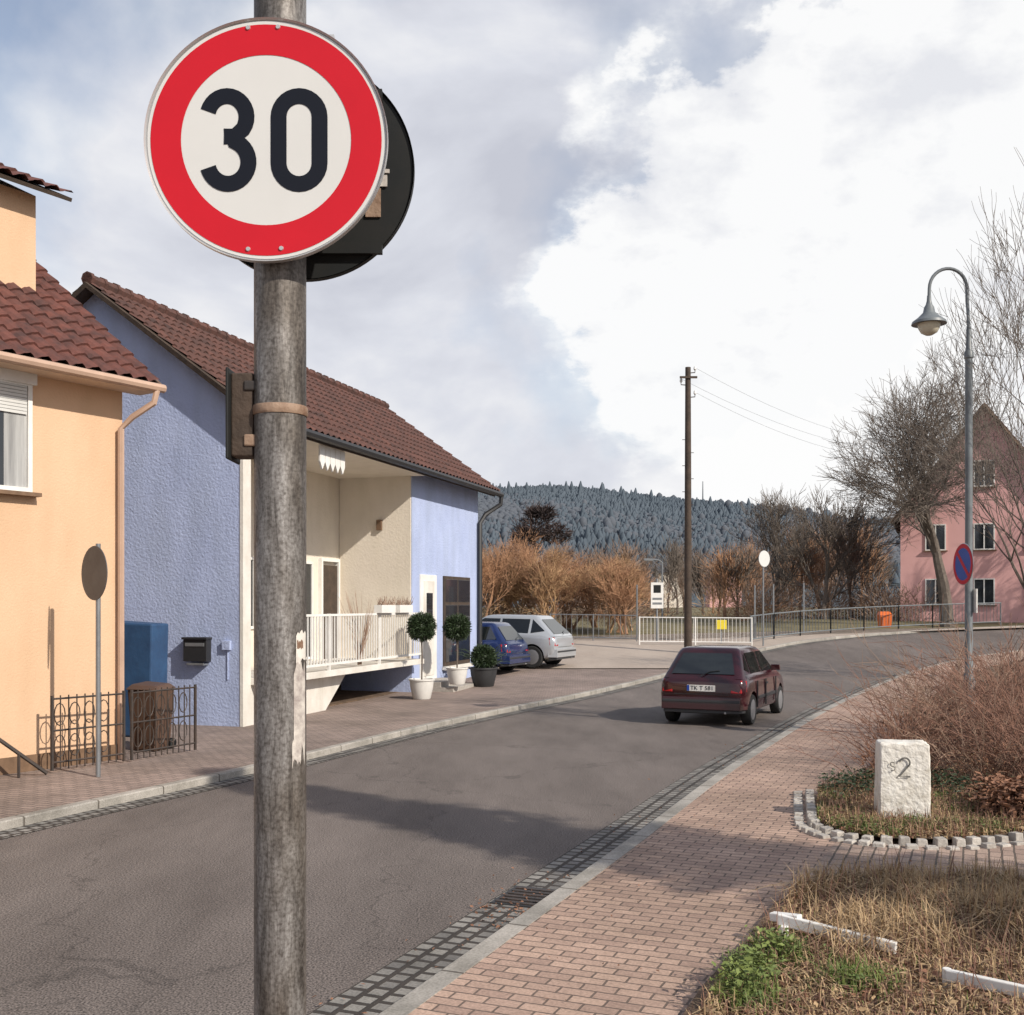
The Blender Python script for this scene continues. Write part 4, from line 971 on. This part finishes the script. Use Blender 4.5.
    for sg in (1, -1):
        sidepoly([(bpx+.05, zb_), (xf(zb_)-.26, zb_), (xf(zb_)-.23, zb_+.05), (xf(zt)-.10, zt), (bpx+.02, zt)], sg)
        if doors5:
            sidepoly([(.205*L, zb_+.02), (bpx-.05, zb_), (bpx-.05, zt), (.20*L, zt)], sg)
            sidepoly([(xr(zb_)+.26, zb_+.10), (.185*L, zb_+.03), (.18*L, zt), (xr(zt)+.16, zt-.04)], sg)
        else:
            sidepoly([(xr(zb_)+.24, zb_+.04), (bpx-.05, zb_), (bpx-.05, zt), (xr(zt)+.15, zt-.01)], sg)
    def rp(y, z, off, fn): return (fn(z)+off, y, z)
    wt = w1-.13; wb2 = w0-.15
    mb.add([rp(-wb2, zb_+.02, -.022, xr), rp(wb2, zb_+.02, -.022, xr), rp(wt, zt, -.022, xr), rp(-wt, zt, -.022, xr)], [(0, 1, 2, 3)], 'glass_c')
    mb.add([rp(-wb2-.02, zb_-.0, .045, xf), rp(wb2+.02, zb_-.0, .045, xf), rp(wt+.02, zt+.01, .045, xf), rp(-wt-.02, zt+.01, .045, xf)], [(0, 1, 2, 3)], 'glass_c')
    mb.obj('windows', e, recalc=False)
    mb = MB(); bmt = 'plastic' if dark_bumper else paint
    def bump(x0, x1, z0_, z1_, m, f=.97): mb.hexa([(x0, -hw*(f-.08), z0_), (x1, -hw*f-.004, z0_), (x1, hw*f+.004, z0_), (x0, hw*(f-.08), z0_), (x0+.01, -hw*(f-.08), z1_), (x1, -hw*f-.004, z1_), (x1, hw*f+.004, z1_), (x0+.01, hw*(f-.08), z1_)], m)
    bump(-.07, .22, .30*s, .52*s, bmt); bump(-.078, .16, .43*s, .475*s, 'plastic', .955)
    bump(-.05, .2, .24*s, .30*s, 'plastic', .93)
    mb.hexa([(L+.03, -hw*.72, .25*s), (L+.03, hw*.72, .25*s), (L-.25, hw*.93, .25*s), (L-.25, -hw*.93, .25*s), (L+.02, -hw*.72, .5*s), (L+.02, hw*.72, .5*s), (L-.25, hw*.94, .5*s), (L-.25, -hw*.94, .5*s)], bmt)
    for sg in (1, -1):
        mb.box(L*wb[0]+wr+.12, L*wb[1]-wr-.12, sg*hw*.995-.01, sg*hw*.995+.012, .44*s, .50*s, 'plastic')
        mb.hexa([(f0-.42, sg*hw*.9, z0+.02), (f0-.30, sg*hw*.9, z0+.02), (f0-.30, sg*(hw*.9+.17), z0+.02), (f0-.38, sg*(hw*.9+.17), z0+.02), (f0-.42, sg*hw*.9, z0+.13), (f0-.32, sg*hw*.9, z0+.13), (f0-.32, sg*(hw*.9+.16), z0+.13), (f0-.40, sg*(hw*.9+.16), z0+.13)], paint)
    mb.tube([(-.05, -hw*.55, .25*s), (.2, -hw*.55, .25*s)], .025, 'rim', 8)
    mb.obj('bumpers', e, bevel=.02, bseg=3)
    mb = MB()
    for sg in (1, -1):
        a, b_ = sg*hw*.66, sg*hw*.965
        mb.hexa([(-.012, a, .60*s), (.0, sg*hw*.90, .60*s), (.16, b_+sg*.012, .62*s), (.16, a, .60*s), (.035, a, .83*s), (.05, sg*hw*.88, .83*s), (.2, b_, .82*s), (.2, a, .83*s)], 'red_l')
        mb.hexa([(L-.16, sg*hw*.45, .55*s), (L-.02, sg*hw*.45, .55*s), (L-.12, sg*hw*.82, .57*s), (L-.2, sg*hw*.82, .57*s), (L-.2, sg*hw*.45, .67*s), (L-.09, sg*hw*.45, .66*s), (L-.2, sg*hw*.84, .70*s), (L-.28, sg*hw*.84, .70*s)], 'glass')
    mb.obj('lights', e, bevel=.012)
    mb = MB()
    for sg in (1, -1):
        for xx in (bpx, f0-.38)+((.235*L,) if doors5 else ()): mb.box(xx-.006, xx+.006, sg*hw-.02, sg*hw*1.0+.0025, .30*s, z0-.10, 'plastic')
        mb.box(bpx+.04, bpx+.20, sg*hw-.01, sg*hw+.016, z0-.2, z0-.165, 'plastic')
    mb.box(-.004, .02, -hw*.62, hw*.62, .565*s, .575*s, 'plastic')
    mb.tube([(r0-.03, .02, z0+.02), (lerp(r0, r1, z0+.1)-.045, -.12, z0+.09), (lerp(r0, r1, z0+.12)-.045, -.3, z0+.12)], .008, 'plastic', 5)
    mb.obj('trim', e)
    if plate:
        mb = MB(); mb.box(-.025, .03, -.26, .26, .625*s, .735*s, 'white'); mb.box(-.028, -.02, .215, .26, .628*s, .732*s, 'signblue'); mb.obj('plate', e)
        cu = bpy.data.curves.new('plate_text', 'FONT'); cu.body = plate; cu.size = .105; cu.align_x = 'CENTER'; cu.align_y = 'CENTER'; cu.extrude = .001; cu.space_character = 1.05
        t = bpy.data.objects.new('plate_text', cu); COL.objects.link(t); t.parent = e; t.location = (-.0275, -.02, .68*s); t.rotation_euler = (math.pi/2, 0, -math.pi/2); cu.materials.append(mt['signblack'])
    mb = MB()
    for fx in wb:
        for sg in (1, -1):
            y = sg*(hw-.10); c = (fx*L, y, wr)
            mb.lathe([(wr*.66, -.085), (wr*.93, -.09), (wr, -.06), (wr, .06), (wr*.93, .09), (wr*.66, .085)], 'tyre', c=c, axis='y', seg=32)
            q = sg
            mb.lathe([(0, q*.05), (wr*.2, q*.055), (wr*.62, q*.035), (wr*.67, q*.085), (wr*.64, q*.088)], 'hub', c=c, axis='y', seg=28)
            for k in range(5):
                a = k*2*math.pi/5+.3; ca, sa = math.cos(a), math.sin(a); w_ = .022
                pts = []
                for yy in (.03, .078):
                    for rr, ss in ((.04, -1), (wr*.64, -1), (wr*.64, 1), (.04, 1)): pts.append((c[0]+rr*ca-ss*w_*sa, y+q*yy, wr+rr*sa+ss*w_*ca))
                mb.hexa(pts, 'rim')
    mb.obj('wheels', e, smooth=True)
    return e
mt['maroon'] = M('maroon_paint', (.036, .004, .008), .2, (.033, .004, .007), 1, coat=.5)
mt['silver'] = M('silver_paint', (.46, .48, .50), .3, (.44, .46, .48), 1, metal=.4, coat=.6)
mt['navy'] = M('navy_paint', (.010, .022, .085), .22, (.009, .02, .08), 1, coat=.5)
car('moving_car', (3.44, 20.0), (.43, .903), 3.72, 1.64, 1.42, 'maroon', 'TK T 581', dark_bumper=False, doors5=True, slope=(.02, .13))
hd = Vector((-.92, .39)).normalized()
def rearc(nx_, ny_, W): return (nx_+hd.y*W/2*1.0, ny_-hd.x*W/2)
a = rearc(-.16, 30.6, 1.7); car('parked_car', (a[0], a[1], .09), hd, 4.1, 1.72, 1.46, 'navy', None, doors5=False, wr=.30)
a = rearc(1.24, 32.4, 1.8); car('parked_car', (a[0], a[1], .09), hd, 4.34, 1.82, 1.56, 'silver', None, doors5=True, wr=.33, slope=(.015, .14))

# ------------------------------------------------------------------ world, sun, camera
sdir = Vector((.756, -.655, math.tan(math.radians(35)))).normalized()
W = bpy.data.worlds.new('World'); S.world = W; W.use_nodes = True; nt = W.node_tree; nt.nodes.clear(); N = nt.nodes.new; K = nt.links.new
out = N('ShaderNodeOutputWorld'); sky = N('ShaderNodeTexSky'); sky.sky_type = 'NISHITA'; sky.sun_disc = False; sky.sun_elevation = math.radians(35); sky.sun_rotation = math.atan2(.756, -.655)
b1_ = N('ShaderNodeBackground'); b1_.inputs[1].default_value = .14; K(sky.outputs[0], b1_.inputs[0])
tc = N('ShaderNodeTexCoord'); mp = N('ShaderNodeMapping'); mp.inputs['Scale'].default_value = (1, 1, 1.7); mp.inputs['Location'].default_value = (.3, .1, .25); K(tc.outputs['Generated'], mp.inputs[0])
n1 = N('ShaderNodeTexNoise'); n1.inputs['Scale'].default_value = 3.2; n1.inputs['Detail'].default_value = 10; n1.inputs['Roughness'].default_value = .52; n1.inputs['Distortion'].default_value = .25; K(mp.outputs[0], n1.inputs[0])
n2 = N('ShaderNodeTexNoise'); n2.inputs['Scale'].default_value = 6.0; n2.inputs['Detail'].default_value = 10; n2.inputs['Roughness'].default_value = .58; K(mp.outputs[0], n2.inputs[0])
cr = N('ShaderNodeValToRGB'); e = cr.color_ramp.elements; e[0].position = .36; e[0].color = (.60, .62, .70, 1); e[1].position = .60; e[1].color = (.98, .98, .99, 1); x = e.new(.48); x.color = (.76, .78, .85, 1); K(n1.outputs['Fac'], cr.inputs[0])
nm = N('ShaderNodeVectorMath'); nm.operation = 'NORMALIZE'; K(tc.outputs['Generated'], nm.inputs[0])
def blob(dirv, a, b, amp):
    dp = N('ShaderNodeVectorMath'); dp.operation = 'DOT_PRODUCT'; dp.inputs[1].default_value = Vector(dirv).normalized(); K(nm.outputs[0], dp.inputs[0])
    ma = N('ShaderNodeMath'); ma.operation = 'MULTIPLY_ADD'; ma.inputs[1].default_value = amp; K(n2.outputs['Fac'], ma.inputs[0]); K(dp.outputs['Value'], ma.inputs[2])
    mr = N('ShaderNodeMapRange'); mr.interpolation_type = 'SMOOTHSTEP'; mr.inputs['From Min'].default_value = a+amp*.5; mr.inputs['From Max'].default_value = b+amp*.5; K(ma.outputs[0], mr.inputs['Value']); return mr
m1 = blob((.27, 1, .30), .970, .980, .075); m2 = blob((.52, 1, .38), .966, .978, .075)
mxx = N('ShaderNodeMath'); mxx.operation = 'MAXIMUM'; K(m1.outputs[0], mxx.inputs[0]); K(m2.outputs[0], mxx.inputs[1])
cr2 = N('ShaderNodeValToRGB'); e = cr2.color_ramp.elements; e[0].position = .38; e[0].color = (.86, .87, .91, 1); e[1].position = .50; e[1].color = (1.04, 1.04, 1.04, 1); K(n2.outputs['Fac'], cr2.inputs[0])
mixc = N('ShaderNodeMixRGB'); K(mxx.outputs[0], mixc.inputs[0]); K(cr.outputs[0], mixc.inputs[1]); K(cr2.outputs[0], mixc.inputs[2])
b2_ = N('ShaderNodeBackground'); b2_.inputs[1].default_value = .95; K(mixc.outputs[0], b2_.inputs[0])
n3 = N('ShaderNodeTexNoise'); n3.inputs['Scale'].default_value = 2.6; n3.inputs['Detail'].default_value = 8; mp3 = N('ShaderNodeMapping'); mp3.inputs['Location'].default_value = (1.7, .4, 2.2); K(tc.outputs['Generated'], mp3.inputs[0]); K(mp3.outputs[0], n3.inputs[0])
sx = N('ShaderNodeSeparateXYZ'); K(nm.outputs[0], sx.inputs[0])
me_ = N('ShaderNodeMath'); me_.operation = 'MULTIPLY_ADD'; me_.inputs[1].default_value = .55; K(sx.outputs['Z'], me_.inputs[0]); K(n3.outputs['Fac'], me_.inputs[2])
mg = N('ShaderNodeMapRange'); mg.inputs['From Min'].default_value = .67; mg.inputs['From Max'].default_value = .79; mg.inputs['To Min'].default_value = 1; mg.inputs['To Max'].default_value = .3; K(me_.outputs[0], mg.inputs['Value'])
mm = N('ShaderNodeMath'); mm.operation = 'MULTIPLY'; mm.inputs[1].default_value = .97; K(mxx.outputs[0], mm.inputs[0])
mg2 = N('ShaderNodeMath'); mg2.operation = 'MAXIMUM'; K(mg.outputs[0], mg2.inputs[0]); K(mm.outputs[0], mg2.inputs[1])
ms_ = N('ShaderNodeMixShader'); K(mg2.outputs[0], ms_.inputs[0]); K(b1_.outputs[0], ms_.inputs[1]); K(b2_.outputs[0], ms_.inputs[2]); K(ms_.outputs[0], out.inputs[0])
ld = bpy.data.lights.new('sun', 'SUN'); ld.energy = 4.7; ld.angle = math.radians(.6); ld.color = (1, .925, .82)
lo = bpy.data.objects.new('sun', ld); COL.objects.link(lo); lo.rotation_euler = sdir.to_track_quat('Z', 'Y').to_euler()
cd = bpy.data.cameras.new('camera'); cam = bpy.data.objects.new('camera', cd); COL.objects.link(cam); cam.location = (0, 0, 2.2); cam.rotation_euler = (math.pi/2, 0, 0)
cd.sensor_width = 36; cd.sensor_fit = 'HORIZONTAL'; cd.lens = 36*1100/1024; cd.shift_y = (605-507.5)/1024; cd.clip_start = .05; cd.clip_end = 3000
S.camera = cam
